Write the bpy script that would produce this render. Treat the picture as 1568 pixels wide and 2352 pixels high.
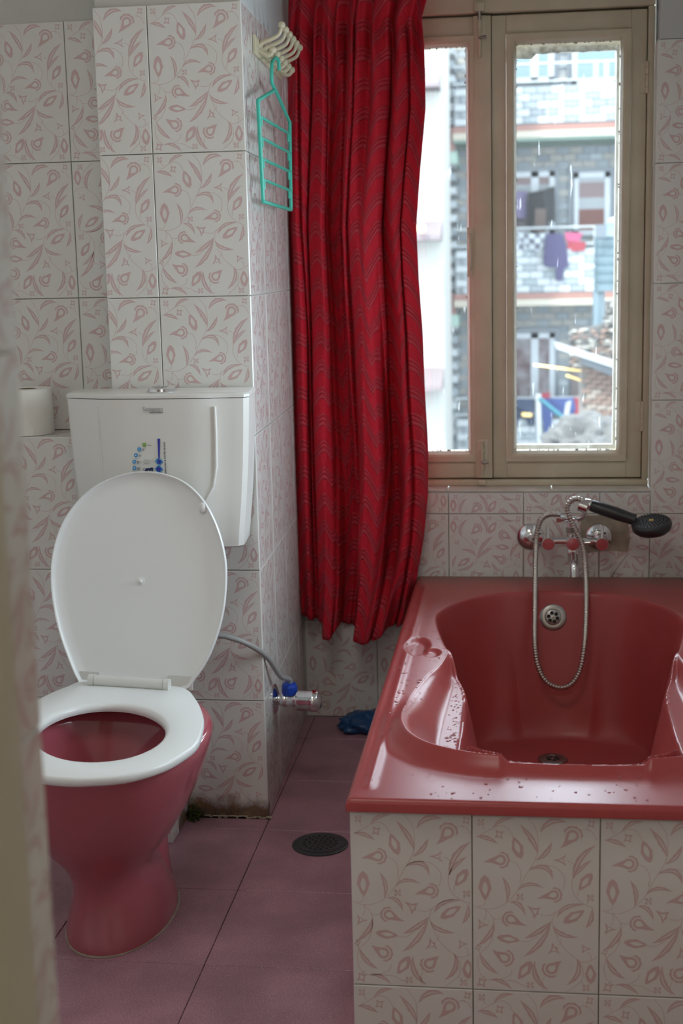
import bpy, bmesh, math, random
import numpy as np
from mathutils import Vector, Matrix
random.seed(7)
rng = np.random.default_rng(7)
for o in list(bpy.data.objects): bpy.data.objects.remove(o, do_unlink=True)
SC = bpy.context.scene
COL = SC.collection

# ------------------------------------------------------------------ camera
CF, CPITCH, CYAW, CROLL, CH = 3184.83, 0.1755, 0.1287, 0.0233, 1.2365
cp, sp, cy_, sy_, cr, sr = math.cos(CPITCH), math.sin(CPITCH), math.cos(CYAW), math.sin(CYAW), math.cos(CROLL), math.sin(CROLL)
FW = Vector((-cp*sy_, cp*cy_, -sp)); RT = Vector((cy_, sy_, 0)); UP = Vector((-sp*sy_, sp*cy_, cp))
cam_d = bpy.data.cameras.new('camera'); cam = bpy.data.objects.new('camera', cam_d); COL.objects.link(cam)
R_ = RT*cr - UP*sr; U_ = RT*sr + UP*cr
cam.matrix_world = Matrix(((R_.x, U_.x, -FW.x, 0), (R_.y, U_.y, -FW.y, 0), (R_.z, U_.z, -FW.z, CH), (0, 0, 0, 1)))
cam_d.sensor_fit = 'VERTICAL'; cam_d.sensor_height = 36; cam_d.sensor_width = 24
cam_d.lens = 36*CF/2352; cam_d.clip_start = .02; cam_d.clip_end = 300
cam_d.dof.use_dof = True; cam_d.dof.focus_distance = 2.75; cam_d.dof.aperture_fstop = 4.8
SC.camera = cam

def at(px, py, X=None, Y=None, Z=None):
    a, b = px-784, py-1176
    u = a*cr - b*sr; v = a*sr + b*cr
    D = RT*(u/CF) - UP*(v/CF) + FW
    if Y is not None: t = Y/D.y
    elif X is not None: t = X/D.x
    else: t = (Z-CH)/D.z
    return Vector((D.x*t, D.y*t, CH + D.z*t))

# ------------------------------------------------------------------ world, sun, exposure
SC.view_settings.view_transform = 'Standard'; SC.view_settings.look = 'None'
SC.view_settings.gamma = 1; SC.view_settings.use_curve_mapping = False
SC.view_settings.exposure = 0.4
w = bpy.data.worlds.new('sky'); SC.world = w; w.use_nodes = True
bg = w.node_tree.nodes['Background']; bg.inputs[0].default_value = (.83, .92, 1.0, 1); bg.inputs[1].default_value = 10
sd = bpy.data.lights.new('sun', 'SUN'); sd.energy = 12; sd.angle = math.radians(3); sd.color = (1, .95, .87)
sun = bpy.data.objects.new('sun', sd); COL.objects.link(sun)
sun.rotation_euler = Vector((.35, .55, -.75)).to_track_quat('-Z', 'Y').to_euler(); sun.location = (0, 5, 12)
# sky portals for both window openings, and added fill lamps in hall and bathroom
def area(name, loc, target, sx, sy, e, col, portal=False):
    l = bpy.data.lights.new(name, 'AREA'); l.shape = 'RECTANGLE'; l.size = sx; l.size_y = sy; l.energy = e; l.color = col
    o = bpy.data.objects.new(name, l); COL.objects.link(o); o.location = loc
    o.rotation_euler = (Vector(target)-Vector(loc)).to_track_quat('-Z', 'Y').to_euler()
    if portal: l.cycles.is_portal = True
    return o
area('window_portal', (-.1, 3.95, 1.28), (-.1, 0, 1.28), 1.0, 1.4, 1, (1, 1, 1), True)
W2 = (2.34, 2.99, .80, 1.46)                        # added second window, out of view over the tub, for side daylight: y0, y1, z0, z1
area('added_window_portal', (.62, 2.665, 1.13), (-1, 2.665, 1.13), .8, .75, 1, (1, 1, 1), True)
HALL_E = 6
area('added_hall_light', (-.2, -.75, 2.38), (-.2, -.75, 0), .5, .5, HALL_E, (1, .93, .82))  # added lamp in the unseen hall, fills surfaces facing the doorway
area('added_bathroom_light', (-.45, 1.5, 2.375), (-.45, 1.5, 0), .5, .5, 5.2, (1, .965, .91))  # added overhead lamp out of view, brightens pillar, seat and floor

# ------------------------------------------------------------------ materials
MATS = {}
def nmat(name):
    m = bpy.data.materials.new(name); m.use_nodes = True
    nt = m.node_tree; b = nt.nodes['Principled BSDF']
    MATS[name] = m
    return m, nt, b
def N(nt, t, **k):
    n = nt.nodes.new(t)
    for a, v in k.items(): setattr(n, a, v)
    return n
def mat(name, col, rough=.5, metal=0, bump=0, bscale=60, var=0, vscale=8, spec=.5, coat=0, sheen=0, trans=0, detail=4, col2=None):
    m, nt, b = nmat(name); L = nt.links
    b.inputs['Base Color'].default_value = (*col, 1); b.inputs['Roughness'].default_value = rough
    b.inputs['Metallic'].default_value = metal; b.inputs['Specular IOR Level'].default_value = spec
    b.inputs['Coat Weight'].default_value = coat; b.inputs['Coat Roughness'].default_value = .05
    b.inputs['Sheen Weight'].default_value = sheen
    tc = N(nt, 'ShaderNodeTexCoord')
    if var or col2:
        n = N(nt, 'ShaderNodeTexNoise'); n.inputs['Scale'].default_value = vscale; n.inputs['Detail'].default_value = detail
        L.new(tc.outputs['Object'], n.inputs['Vector'])
        r = N(nt, 'ShaderNodeValToRGB'); r.color_ramp.elements[0].position = .3; r.color_ramp.elements[1].position = .7
        c2 = col2 or tuple(max(0, c*(1-var)) for c in col)
        r.color_ramp.elements[0].color = (*c2, 1); r.color_ramp.elements[1].color = (*col, 1)
        L.new(n.outputs['Fac'], r.inputs[0]); L.new(r.outputs[0], b.inputs['Base Color'])
    if bump:
        n = N(nt, 'ShaderNodeTexNoise'); n.inputs['Scale'].default_value = bscale; n.inputs['Detail'].default_value = 3
        L.new(tc.outputs['Object'], n.inputs['Vector'])
        bp = N(nt, 'ShaderNodeBump'); bp.inputs['Strength'].default_value = bump; bp.inputs['Distance'].default_value = .004
        L.new(n.outputs['Fac'], bp.inputs['Height']); L.new(bp.outputs[0], b.inputs['Normal'])
    return m
M = MATS
# glazed tile with water-stain at the foot of the pillar (a stain with its own shape)
def tile_mat(name, col, rough, stain=True):
    m, nt, b = nmat(name); L = nt.links
    b.inputs['Roughness'].default_value = rough
    g = N(nt, 'ShaderNodeNewGeometry')
    n = N(nt, 'ShaderNodeTexNoise'); n.inputs['Scale'].default_value = 14; n.inputs['Detail'].default_value = 6
    L.new(g.outputs['Position'], n.inputs['Vector'])
    r = N(nt, 'ShaderNodeValToRGB'); r.color_ramp.elements[0].position = .25; r.color_ramp.elements[1].position = .65
    r.color_ramp.elements[0].color = (col[0]*.97, col[1]*.96, col[2]*.93, 1); r.color_ramp.elements[1].color = (*col, 1)
    L.new(n.outputs['Fac'], r.inputs[0])
    # stain mask: low z with ragged edge, on the pillar foot
    sx = N(nt, 'ShaderNodeSeparateXYZ'); L.new(g.outputs['Position'], sx.inputs[0])
    n2 = N(nt, 'ShaderNodeTexNoise'); n2.inputs['Scale'].default_value = 26; n2.inputs['Detail'].default_value = 5
    L.new(g.outputs['Position'], n2.inputs['Vector'])
    a = N(nt, 'ShaderNodeMath', operation='MULTIPLY_ADD'); a.inputs[1].default_value = -.09; L.new(n2.outputs['Fac'], a.inputs[0]); L.new(sx.outputs['Z'], a.inputs[2])
    mr = N(nt, 'ShaderNodeMapRange'); mr.inputs[1].default_value = .012; mr.inputs[2].default_value = -.022; mr.inputs[3].default_value = 0; mr.inputs[4].default_value = .92
    L.new(a.outputs[0], mr.inputs[0])
    lim = N(nt, 'ShaderNodeMath', operation='GREATER_THAN'); lim.inputs[1].default_value = 2.85; L.new(sx.outputs['Y'], lim.inputs[0])
    lim2 = N(nt, 'ShaderNodeMath', operation='LESS_THAN'); lim2.inputs[1].default_value = 2.965; L.new(sx.outputs['Y'], lim2.inputs[0])
    mm = N(nt, 'ShaderNodeMath', operation='MULTIPLY'); L.new(lim.outputs[0], mm.inputs[0]); L.new(lim2.outputs[0], mm.inputs[1])
    ml = N(nt, 'ShaderNodeMath', operation='MULTIPLY'); L.new(mr.outputs[0], ml.inputs[0]); L.new(mm.outputs[0], ml.inputs[1])
    rb = N(nt, 'ShaderNodeValToRGB'); rb.color_ramp.elements[0].position = .35; rb.color_ramp.elements[0].color = (.035, .02, .01, 1)
    rb.color_ramp.elements[1].position = .65; rb.color_ramp.elements[1].color = (.22, .12, .045, 1); L.new(n2.outputs['Fac'], rb.inputs[0])
    mx = N(nt, 'ShaderNodeMix', data_type='RGBA'); L.new(ml.outputs[0], mx.inputs[0]); L.new(r.outputs[0], mx.inputs[6]); L.new(rb.outputs[0], mx.inputs[7])
    L.new(mx.outputs[2], b.inputs['Base Color'])
    return m
tile_mat('tile_glaze', (.745, .735, .70), .22)
tile_mat('tile_print', (.635, .46, .45), .25)
mat('tile_plain', (.80, .785, .75), .3)
mat('tile_biscuit', (.80, .77, .70), .5)
mat('grout', (.44, .38, .28), .9, bump=.3, var=.5, vscale=20)
mat('grout_mid', (.58, .52, .42), .9, bump=.3, var=.4, vscale=20)
mat('grout_light', (.74, .70, .60), .9)
mat('plaster', (.62, .61, .57), .85, bump=.25, bscale=40, var=.12, vscale=5)
mat('ceiling_paint', (.80, .80, .78), .9)
mat('plaster_grey', (.60, .61, .60), .85, bump=.2, bscale=40, var=.1, vscale=4)
mat('hall_paint', (.70, .66, .58), .8)
mat('cement', (.46, .39, .30), .9, bump=.6, bscale=90, var=.35, vscale=30)
mat('window_paint', (.62, .55, .415), .48, bump=.12, bscale=50, var=.13, vscale=9, col2=(.52, .455, .33))
mat('gap_shade_dirt', (.22, .17, .11), .8)  # dark brown; also puts shade into the gaps behind the sashes
mat('putty', (.62, .60, .56), .8, bump=.5, bscale=120, col2=(.25, .21, .17), vscale=60)
mat('screen_wood', (.62, .60, .57), .7, bump=.3, bscale=60, col2=(.42, .38, .33), vscale=25)
mat('door_paint', (.60, .55, .40), .5, var=.08, vscale=5)
mat('stone_sill', (.66, .62, .54), .5, var=.25, vscale=12)
def enamel_mat():
    m, nt, b = nmat('bath_enamel'); L = nt.links
    b.inputs['Roughness'].default_value = .33; b.inputs['Specular IOR Level'].default_value = .36
    g = N(nt, 'ShaderNodeNewGeometry'); sx = N(nt, 'ShaderNodeSeparateXYZ'); L.new(g.outputs['Position'], sx.inputs[0])
    n = N(nt, 'ShaderNodeTexNoise'); n.inputs['Scale'].default_value = 5; n.inputs['Detail'].default_value = 5; L.new(g.outputs['Position'], n.inputs['Vector'])
    r = N(nt, 'ShaderNodeValToRGB'); r.color_ramp.elements[0].position = .3; r.color_ramp.elements[1].position = .7
    r.color_ramp.elements[0].color = (.36, .056, .058, 1); r.color_ramp.elements[1].color = (.41, .064, .060, 1); L.new(n.outputs['Fac'], r.inputs[0])
    n2 = N(nt, 'ShaderNodeTexNoise'); n2.inputs['Scale'].default_value = 16; n2.inputs['Detail'].default_value = 6; L.new(g.outputs['Position'], n2.inputs['Vector'])
    a = N(nt, 'ShaderNodeMath', operation='MULTIPLY_ADD'); a.inputs[1].default_value = .12; L.new(n2.outputs['Fac'], a.inputs[0]); L.new(sx.outputs['Y'], a.inputs[2])
    mr = N(nt, 'ShaderNodeMapRange'); mr.inputs[1].default_value = 3.60; mr.inputs[2].default_value = 3.72; mr.inputs[3].default_value = 0; mr.inputs[4].default_value = .75; L.new(a.outputs[0], mr.inputs[0])
    mx = N(nt, 'ShaderNodeMix', data_type='RGBA'); mx.inputs[7].default_value = (.17, .10, .075, 1); L.new(mr.outputs[0], mx.inputs[0]); L.new(r.outputs[0], mx.inputs[6]); L.new(mx.outputs[2], b.inputs['Base Color'])
enamel_mat()
mat('pan_ceramic', (.47, .115, .145), .12, coat=.3, col2=(.44, .11, .135), vscale=5)
mat('pan_water', (.05, .015, .02), .04)
mat('white_plastic', (.90, .925, .915), .30, bump=.01)
mat('cistern_plastic', (.84, .84, .80), .22, var=.05, vscale=3)
mat('hinge_plastic', (.74, .74, .70), .4)
mat('chrome', (.78, .79, .80), .12, metal=1)
mat('hose_steel', (.50, .46, .42), .28, metal=1)
mat('steel_dull', (.36, .34, .32), .35, metal=1)
mat('hole_black', (.01, .01, .01), .7)
mat('drain_iron', (.055, .06, .065), .35, metal=.3, bump=.3, bscale=200)
mat('shower_black', (.022, .023, .026), .32)
mat('shower_rubber', (.035, .036, .04), .6)
mat('amber', (.55, .36, .12), .4)
mat('grey_hose', (.34, .34, .33), .4, bump=.05)
mat('blue_nut', (.01, .06, .45), .35)
mat('hook_plastic', (.62, .56, .40), .4)
mat('green_wire', (.06, .50, .38), .38)
mat('paper', (.86, .85, .79), .95, bump=.15, bscale=150)
mat('cardboard', (.22, .14, .07), .9)
mat('bag_plastic', (.012, .07, .20), .25, bump=.4, bscale=25)
mat('moss', (.05, .075, .012), .95, bump=.5, bscale=120)
mat('ink_blue', (.035, .045, .36), .4); mat('ink_cyan', (.06, .30, .62), .4); mat('ink_green', (.20, .36, .04), .4)
mat('ink_navy', (.012, .025, .10), .4); mat('ink_black', (.03, .03, .03), .5); mat('ink_grey', (.42, .42, .41), .4); mat('ink_white', (.75, .8, .85), .4)
# droplets of water
def water_mat():
    m, nt, b = nmat('water'); b.inputs['Base Color'].default_value = (1, 1, 1, 1); b.inputs['Roughness'].default_value = .03
    b.inputs['Transmission Weight'].default_value = 1; b.inputs['IOR'].default_value = 1.33
water_mat()
def floor_mat():
    m, nt, b = nmat('floor_tile'); L = nt.links; g = N(nt, 'ShaderNodeNewGeometry')
    n = N(nt, 'ShaderNodeTexNoise'); n.inputs['Scale'].default_value = 520; n.inputs['Detail'].default_value = 2
    L.new(g.outputs['Position'], n.inputs['Vector'])
    r = N(nt, 'ShaderNodeValToRGB'); e = r.color_ramp.elements; e[0].position = .40; e[0].color = (.34, .165, .205, 1); e[1].position = .62; e[1].color = (.48, .265, .31, 1)
    x = e.new(.74); x.color = (.75, .60, .63, 1)
    L.new(n.outputs['Fac'], r.inputs[0])
    n2 = N(nt, 'ShaderNodeTexNoise'); n2.inputs['Scale'].default_value = 7.5; n2.inputs['Detail'].default_value = 4; L.new(g.outputs['Position'], n2.inputs['Vector'])
    mr = N(nt, 'ShaderNodeMapRange'); mr.inputs[1].default_value = .35; mr.inputs[2].default_value = .68; mr.inputs[3].default_value = .80; mr.inputs[4].default_value = 1.12; L.new(n2.outputs['Fac'], mr.inputs[0])
    mx = N(nt, 'ShaderNodeMix', data_type='RGBA', blend_type='MULTIPLY'); mx.inputs[0].default_value = 1; L.new(r.outputs[0], mx.inputs[6]); L.new(mr.outputs[0], mx.inputs[7])
    L.new(mx.outputs[2], b.inputs['Base Color']); b.inputs['Roughness'].default_value = .42
    bp = N(nt, 'ShaderNodeBump'); bp.inputs['Strength'].default_value = .12; bp.inputs['Distance'].default_value = .001; L.new(n.outputs['Fac'], bp.inputs['Height']); L.new(bp.outputs[0], b.inputs['Normal'])
floor_mat()
def glass_mat():
    m, nt, b = nmat('window_glass'); L = nt.links; nt.nodes.remove(b)
    t = N(nt, 'ShaderNodeBsdfTransparent'); t.inputs[0].default_value = (.93, .97, .985, 1)
    g = N(nt, 'ShaderNodeBsdfGlossy'); g.inputs['Roughness'].default_value = .02; f = N(nt, 'ShaderNodeFresnel'); f.inputs[0].default_value = 1.45
    mx = N(nt, 'ShaderNodeMixShader'); L.new(f.outputs[0], mx.inputs[0]); L.new(t.outputs[0], mx.inputs[1]); L.new(g.outputs[0], mx.inputs[2])
    # dried drips and specks
    d = N(nt, 'ShaderNodeBsdfDiffuse'); d.inputs[0].default_value = (.9, .92, .93, 1); tl = N(nt, 'ShaderNodeBsdfTranslucent'); tl.inputs[0].default_value = (.9, .94, .97, 1)
    ds = N(nt, 'ShaderNodeMixShader'); ds.inputs[0].default_value = .6; L.new(d.outputs[0], ds.inputs[1]); L.new(tl.outputs[0], ds.inputs[2])
    ge = N(nt, 'ShaderNodeNewGeometry'); mp = N(nt, 'ShaderNodeMapping'); mp.inputs['Scale'].default_value = (90, 1, 14); L.new(ge.outputs['Position'], mp.inputs[0])
    n = N(nt, 'ShaderNodeTexNoise'); n.inputs['Scale'].default_value = 1; n.inputs['Detail'].default_value = 5; L.new(mp.outputs[0], n.inputs['Vector'])
    mr = N(nt, 'ShaderNodeMapRange'); mr.inputs[1].default_value = .66; mr.inputs[2].default_value = .80; mr.inputs[3].default_value = .012; mr.inputs[4].default_value = .45; L.new(n.outputs['Fac'], mr.inputs[0])
    m2 = N(nt, 'ShaderNodeMixShader'); L.new(mr.outputs[0], m2.inputs[0]); L.new(mx.outputs[0], m2.inputs[1]); L.new(ds.outputs[0], m2.inputs[2])
    L.new(m2.outputs[0], nt.nodes['Material Output'].inputs[0])
glass_mat()
def curtain_mat():
    m, nt, b = nmat('curtain_cloth'); L = nt.links
    uv = N(nt, 'ShaderNodeUVMap'); s = N(nt, 'ShaderNodeSeparateXYZ'); L.new(uv.outputs[0], s.inputs[0])
    def mth(op, a, bb=None, c=None):
        n = N(nt, 'ShaderNodeMath', operation=op)
        for i, v in enumerate((a, bb, c)):
            if v is None: continue
            if isinstance(v, (int, float)): n.inputs[i].default_value = v
            else: L.new(v, n.inputs[i])
        return n.outputs[0]
    W, P = .103, .070
    arch = mth('ABSOLUTE', mth('SINE', mth('MULTIPLY', s.outputs[0], math.pi/W)))
    ph = mth('FRACT', mth('DIVIDE', mth('SUBTRACT', s.outputs[1], mth('MULTIPLY', arch, .058)), P))
    r = N(nt, 'ShaderNodeValToRGB'); e = r.color_ramp.elements
    r.color_ramp.interpolation = 'EASE'
    e[0].position = 0; e[0].color = (0, 0, 0, 1); e[1].position = 1; e[1].color = (0, 0, 0, 1)
    for p, v in ((.05, 1), (.14, 1), (.19, 0), (.24, .9), (.30, .9), (.35, 0), (.40, .75), (.44, .75), (.5, 0)):
        q = e.new(p); q.color = (v, v, v, 1)
    L.new(ph, r.inputs[0])
    n = N(nt, 'ShaderNodeTexNoise'); n.inputs['Scale'].default_value = 260; n.inputs['Detail'].default_value = 2; L.new(uv.outputs[0], n.inputs['Vector'])
    vo = N(nt, 'ShaderNodeTexVoronoi'); vo.inputs['Scale'].default_value = 95; L.new(uv.outputs[0], vo.inputs['Vector'])
    hgt = mth('ADD', mth('MULTIPLY', r.outputs[0], 1.0), mth('ADD', mth('MULTIPLY', n.outputs['Fac'], .35), mth('MULTIPLY', vo.outputs['Distance'], .5)))
    bp = N(nt, 'ShaderNodeBump'); bp.inputs['Strength'].default_value = .9; bp.inputs['Distance'].default_value = .0035
    L.new(hgt, bp.inputs['Height'])
    mx = N(nt, 'ShaderNodeMix', data_type='RGBA'); mx.inputs[6].default_value = (.62, .012, .032, 1); mx.inputs[7].default_value = (.56, .06, .085, 1)
    L.new(mth('MULTIPLY', r.outputs[0], .8), mx.inputs[0])
    L.new(mx.outputs[2], b.inputs['Base Color']); b.inputs['Roughness'].default_value = .72; b.inputs['Specular IOR Level'].default_value = .3; b.inputs['Sheen Weight'].default_value = .03; b.inputs['Sheen Tint'].default_value = (1, .5, .5, 1)
    L.new(bp.outputs[0], b.inputs['Normal'])
    t = N(nt, 'ShaderNodeBsdfTranslucent'); t.inputs[0].default_value = (.45, .004, .012, 1)
    ms = N(nt, 'ShaderNodeMixShader'); ms.inputs[0].default_value = .10
    L.new(b.outputs[0], ms.inputs[1]); L.new(t.outputs[0], ms.inputs[2]); L.new(ms.outputs[0], nt.nodes['Material Output'].inputs[0])
curtain_mat()

# ------------------------------------------------------------------ mesh helpers
class MB:
    def __init__(s): s.v = []; s.f = []; s.m = []
    def add(s, v, f, m=0):
        k = len(s.v); s.v += [tuple(p) for p in v]; s.f += [tuple(i+k for i in q) for q in f]; s.m += [m]*len(f); return s
    def box(s, x0, x1, y0, y1, z0, z1, m=0):
        v = [(x, y, z) for z in (z0, z1) for y in (y0, y1) for x in (x0, x1)]
        return s.add(v, [(0, 2, 3, 1), (4, 5, 7, 6), (0, 1, 5, 4), (2, 6, 7, 3), (0, 4, 6, 2), (1, 3, 7, 5)], m)
    def rbox(s, x0, x1, y0, y1, z0, z1, r=.004, seg=2, m=0):
        bm = bmesh.new(); bmesh.ops.create_cube(bm, size=1)
        for q in bm.verts: q.co = Vector(((x0+x1)/2+q.co.x*(x1-x0), (y0+y1)/2+q.co.y*(y1-y0), (z0+z1)/2+q.co.z*(z1-z0)))
        bmesh.ops.bevel(bm, geom=list(bm.edges), offset=r, segments=seg, profile=.5, affect='EDGES')
        bm.verts.index_update(); s.add([q.co[:] for q in bm.verts], [[l.index for l in f.verts] for f in bm.faces], m); bm.free(); return s
    def loft(s, rings, cap0=True, cap1=True, closed=True, m=0):
        n = len(rings[0]); v = [p for r in rings for p in r]; f = []
        for i in range(len(rings)-1):
            for j in range(n if closed else n-1):
                k = (j+1) % n; f.append((i*n+j, i*n+k, (i+1)*n+k, (i+1)*n+j))
        if cap0: f.append(tuple(range(n-1, -1, -1)))
        if cap1: f.append(tuple(range((len(rings)-1)*n, len(rings)*n)))
        return s.add(v, f, m)
    def lathe(s, prof, o, axis, seg=24, m=0, cap=True):
        o = Vector(o); a = Vector(axis).normalized(); t = a.orthogonal().normalized(); b = a.cross(t)
        rings = [[o+a*h+(t*math.cos(2*math.pi*j/seg)+b*math.sin(2*math.pi*j/seg))*max(r, 1e-5) for j in range(seg)] for r, h in prof]
        return s.loft(rings, cap, cap, True, m)
    def tube(s, pts, r, seg=10, m=0, cap=True):
        P = [Vector(p) for p in pts]; n = len(P); rr = r if hasattr(r, '__len__') else [r]*n
        T = [(P[min(i+1, n-1)]-P[max(i-1, 0)]).normalized() for i in range(n)]
        u = T[0].orthogonal().normalized(); rings = []
        for i in range(n):
            u = (u - T[i]*u.dot(T[i])).normalized(); b = T[i].cross(u)
            rings.append([P[i]+(u*math.cos(2*math.pi*j/seg)+b*math.sin(2*math.pi*j/seg))*rr[i] for j in range(seg)])
        return s.loft(rings, cap, cap, True, m)
    def sphere(s, c, r, seg=12, m=0, sc=(1, 1, 1)):
        c = Vector(c); rings = []
        for i in range(1, seg//2):
            a = math.pi*i/(seg//2); rings.append([c+Vector((math.sin(a)*math.cos(2*math.pi*j/seg)*sc[0], math.sin(a)*math.sin(2*math.pi*j/seg)*sc[1], -math.cos(a)*sc[2]))*r for j in range(seg)])
        return s.loft(rings, True, True, True, m)
    def prism(s, poly, ext, m=0):
        ext = Vector(ext); a = [Vector(p) for p in poly]; return s.loft([a, [p+ext for p in a]], True, True, True, m)
    def build(s, name, mats, parent=None, smooth=None, **kw):
        me = bpy.data.meshes.new(name); me.from_pydata(s.v, [], s.f)
        if not isinstance(mats, (list, tuple)): mats = [mats]
        for q in mats: me.materials.append(M[q] if isinstance(q, str) else q)
        if len(mats) > 1: me.polygons.foreach_set('material_index', s.m)
        bm = bmesh.new(); bm.from_mesh(me); bmesh.ops.recalc_face_normals(bm, faces=bm.faces); bm.to_mesh(me); bm.free()
        if smooth is not None:
            me.polygons.foreach_set('use_smooth', [True]*len(me.polygons)); me.set_sharp_from_angle(angle=math.radians(smooth))
        me.update()
        o = bpy.data.objects.new(name, me); COL.objects.link(o)
        if parent: o.parent = parent
        return tag(o, **kw)
def tag(o, label=None, cat=None, group=None, kind=None):
    if label: o['label'] = label
    if cat: o['category'] = cat
    if group: o['group'] = group
    if kind: o['kind'] = kind
    return o
def thing(name, loc, label, cat, group=None):
    o = bpy.data.objects.new(name, None); COL.objects.link(o); o.location = loc; o.empty_display_size = .05
    bpy.context.view_layer.update()
    return tag(o, label, cat, group)
def part(mb, name, mats, root, smooth=None, **kw):       # vertices given in world space, parented to an Empty that is only translated
    off = Vector(root.location) if root.parent is None else Vector(root.location)+Vector(root.parent.location)
    mb.v = [tuple(Vector(p)-off) for p in mb.v]
    return mb.build(name, mats, root, smooth, **kw)
def spline(P, n=8, closed=False):
    P = [Vector(p) for p in P]; out = []; k = len(P)
    rngi = range(k if closed else k-1)
    for i in rngi:
        g = lambda j: P[j % k] if closed else P[min(max(j, 0), k-1)]
        p0, p1, p2, p3 = g(i-1), g(i), g(i+1), g(i+2)
        for q in range(n):
            t = q/n; out.append(.5*((2*p1)+(p2-p0)*t+(2*p0-5*p1+4*p2-p3)*t*t+(3*p1-p0-3*p2+p3)*t**3))
    if not closed: out.append(P[-1])
    return out

# ------------------------------------------------------------------ the tile's printed floral pattern
# traced in the units of one printed tile, then mapped to tile fractions (u right, v up)
def zu(p):
    x, y = p; u = v = .5
    for _ in range(4):
        L, R = 112+46*v, 1266.; u = (x-L)/(R-L); T, B = 176+31*u, 1715+50*u; v = (y-T)/(B-T)
    return (u*.2, (1-v)*.3)
PR = []                                               # list of convex polygons (tile metres)
def strip(Lp, Rp):
    for i in range(len(Lp)-1): PR.append([Lp[i], Lp[i+1], Rp[i+1], Rp[i]])
def v2(p): return Vector((p[0], p[1]))
def bez(a, c, b, n):
    a, c, b = v2(a), v2(c), v2(b); return [a*(1-t)**2+c*2*t*(1-t)+b*t*t for t in [i/n for i in range(n+1)]]
def normals(P):
    o = []
    for i in range(len(P)):
        d = (P[min(i+1, len(P)-1)]-P[max(i-1, 0)]).normalized(); o.append(Vector((-d.y, d.x)))
    return o
S = .2/1130.                                          # traced unit -> metre
def stem(pts, w=4.0):
    P = [v2(p) for p in spline([(*zu(p), 0) for p in pts], 4)]; n = normals(P); w *= S
    strip([p+q*w*.5*1.2 for p, q in zip(P, n)], [p-q*w*.5*1.2 for p, q in zip(P, n)])
def leaf(a, c, b, hw):
    n = 8; ct = 2*v2(c)-.5*(v2(a)+v2(b)); P = [v2(zu(p)) for p in bez(a, ct, b, n)]; nn = normals(P); hw *= S*.9
    prof = [math.sin(math.pi*min(1, (i/n)*.62+.0)**.9) if i < n else 0 for i in range(n+1)]
    prof = [.12, .45, .75, .95, 1, .92, .72, .4, 0]
    ser = [1, 1, 1.05, .9, 1.12, .85, 1.1, .85, 1]
    slit = [0, .05, .22, .34, .36, .28, .12, 0, 0]
    A = [p+q*hw*f*s_ for p, q, f, s_ in zip(P, nn, prof, ser)]; B = [p+q*hw*f*.55 for p, q, f in zip(P, nn, slit)]
    C = [p-q*hw*f*.45 for p, q, f in zip(P, nn, slit)]; D = [p-q*hw*f*.8 for p, q, f in zip(P, nn, prof)]
    strip(A, B); strip(C, D)
def hollow(tip, base, hw):
    t, b = v2(zu(tip)), v2(zu(base)); ax = b-t; L = ax.length; ax /= L; nx = Vector((-ax.y, ax.x)); hw *= S
    n = 24; O = []; I = []
    for i in range(n+1):
        a = 2*math.pi*i/n; s_ = (1-math.cos(a))/2
        wd = math.sin(math.pi*s_**.85)**.85 if 0 < s_ < 1 else 0
        sg = 1 if a < math.pi else -1
        wob = 1+.10*math.cos(i*math.pi*2/3)
        O.append(t+ax*L*s_+nx*sg*hw*wd*wob); si = .24+.56*s_
        I.append(t+ax*L*si+nx*sg*hw*.45*math.sin(math.pi*s_))
    strip(O, I)
def paisley(c, tip, r=58, cs=1, span=(-105, 105)):
    c_, t_ = v2(zu(c)), v2(zu(tip)); d = (t_-c_); Lt = d.length; d /= Lt; n_ = Vector((-d.y, d.x)); r *= S
    n = 22; O = []; I = []
    for i in range(n+1):
        a = math.radians(52+ (360-104)*i/n)
        O.append(c_+(d*math.cos(a)+n_*math.sin(a))*r); I.append(c_+(d*math.cos(a)+n_*math.sin(a))*r*.55)
    strip(O, I)
    # tail from both flanks to the tip, slightly curled
    e0, e1 = O[0], O[-1]; i0, i1 = I[0], I[-1]; q = c_+d*(r+ (Lt-r)*.40)+n_*r*.12*cs; qi = c_+d*(r*.98)
    PR.append([e0, i0, qi, q+n_*r*.34]); PR.append([e1, q-n_*r*.34, qi, i1]); PR.append([q+n_*r*.34, qi, q-n_*r*.34, t_])
    # scalloped crest on the far side
    n = 20; O = []; I = []
    for i in range(n+1):
        f = i/n; a = math.radians(180+span[0]+(span[1]-span[0])*f)
        rr = 1.52+.14*abs(math.sin(f*math.pi*5)); e = min(1, 5*min(f, 1-f)+.35)
        I.append(c_+(d*math.cos(a)+n_*math.sin(a))*r*1.24); O.append(c_+(d*math.cos(a)+n_*math.sin(a))*r*(1.24+(rr-1.24)*e))
    strip(O, I)
def ringpoly(pts, k=.5):
    P = [v2(zu(p)) for p in pts]; c = sum(P, Vector((0, 0)))/len(P); Q = []
    for i in range(len(P)):
        a, b = P[i], P[(i+1) % len(P)]; m = (a+b)/2; Q += [a, m+(c-m)*.34]
    I = [c+(q-c)*k for q in Q]; Q.append(Q[0]); I.append(I[0]); strip(Q, I)
def star(c, r, rot=10): ringpoly([(c[0]+r*1.25*math.cos(math.radians(rot+45+90*i)), c[1]+r*1.25*math.sin(math.radians(rot+45+90*i))) for i in range(4)], .55)
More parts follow.
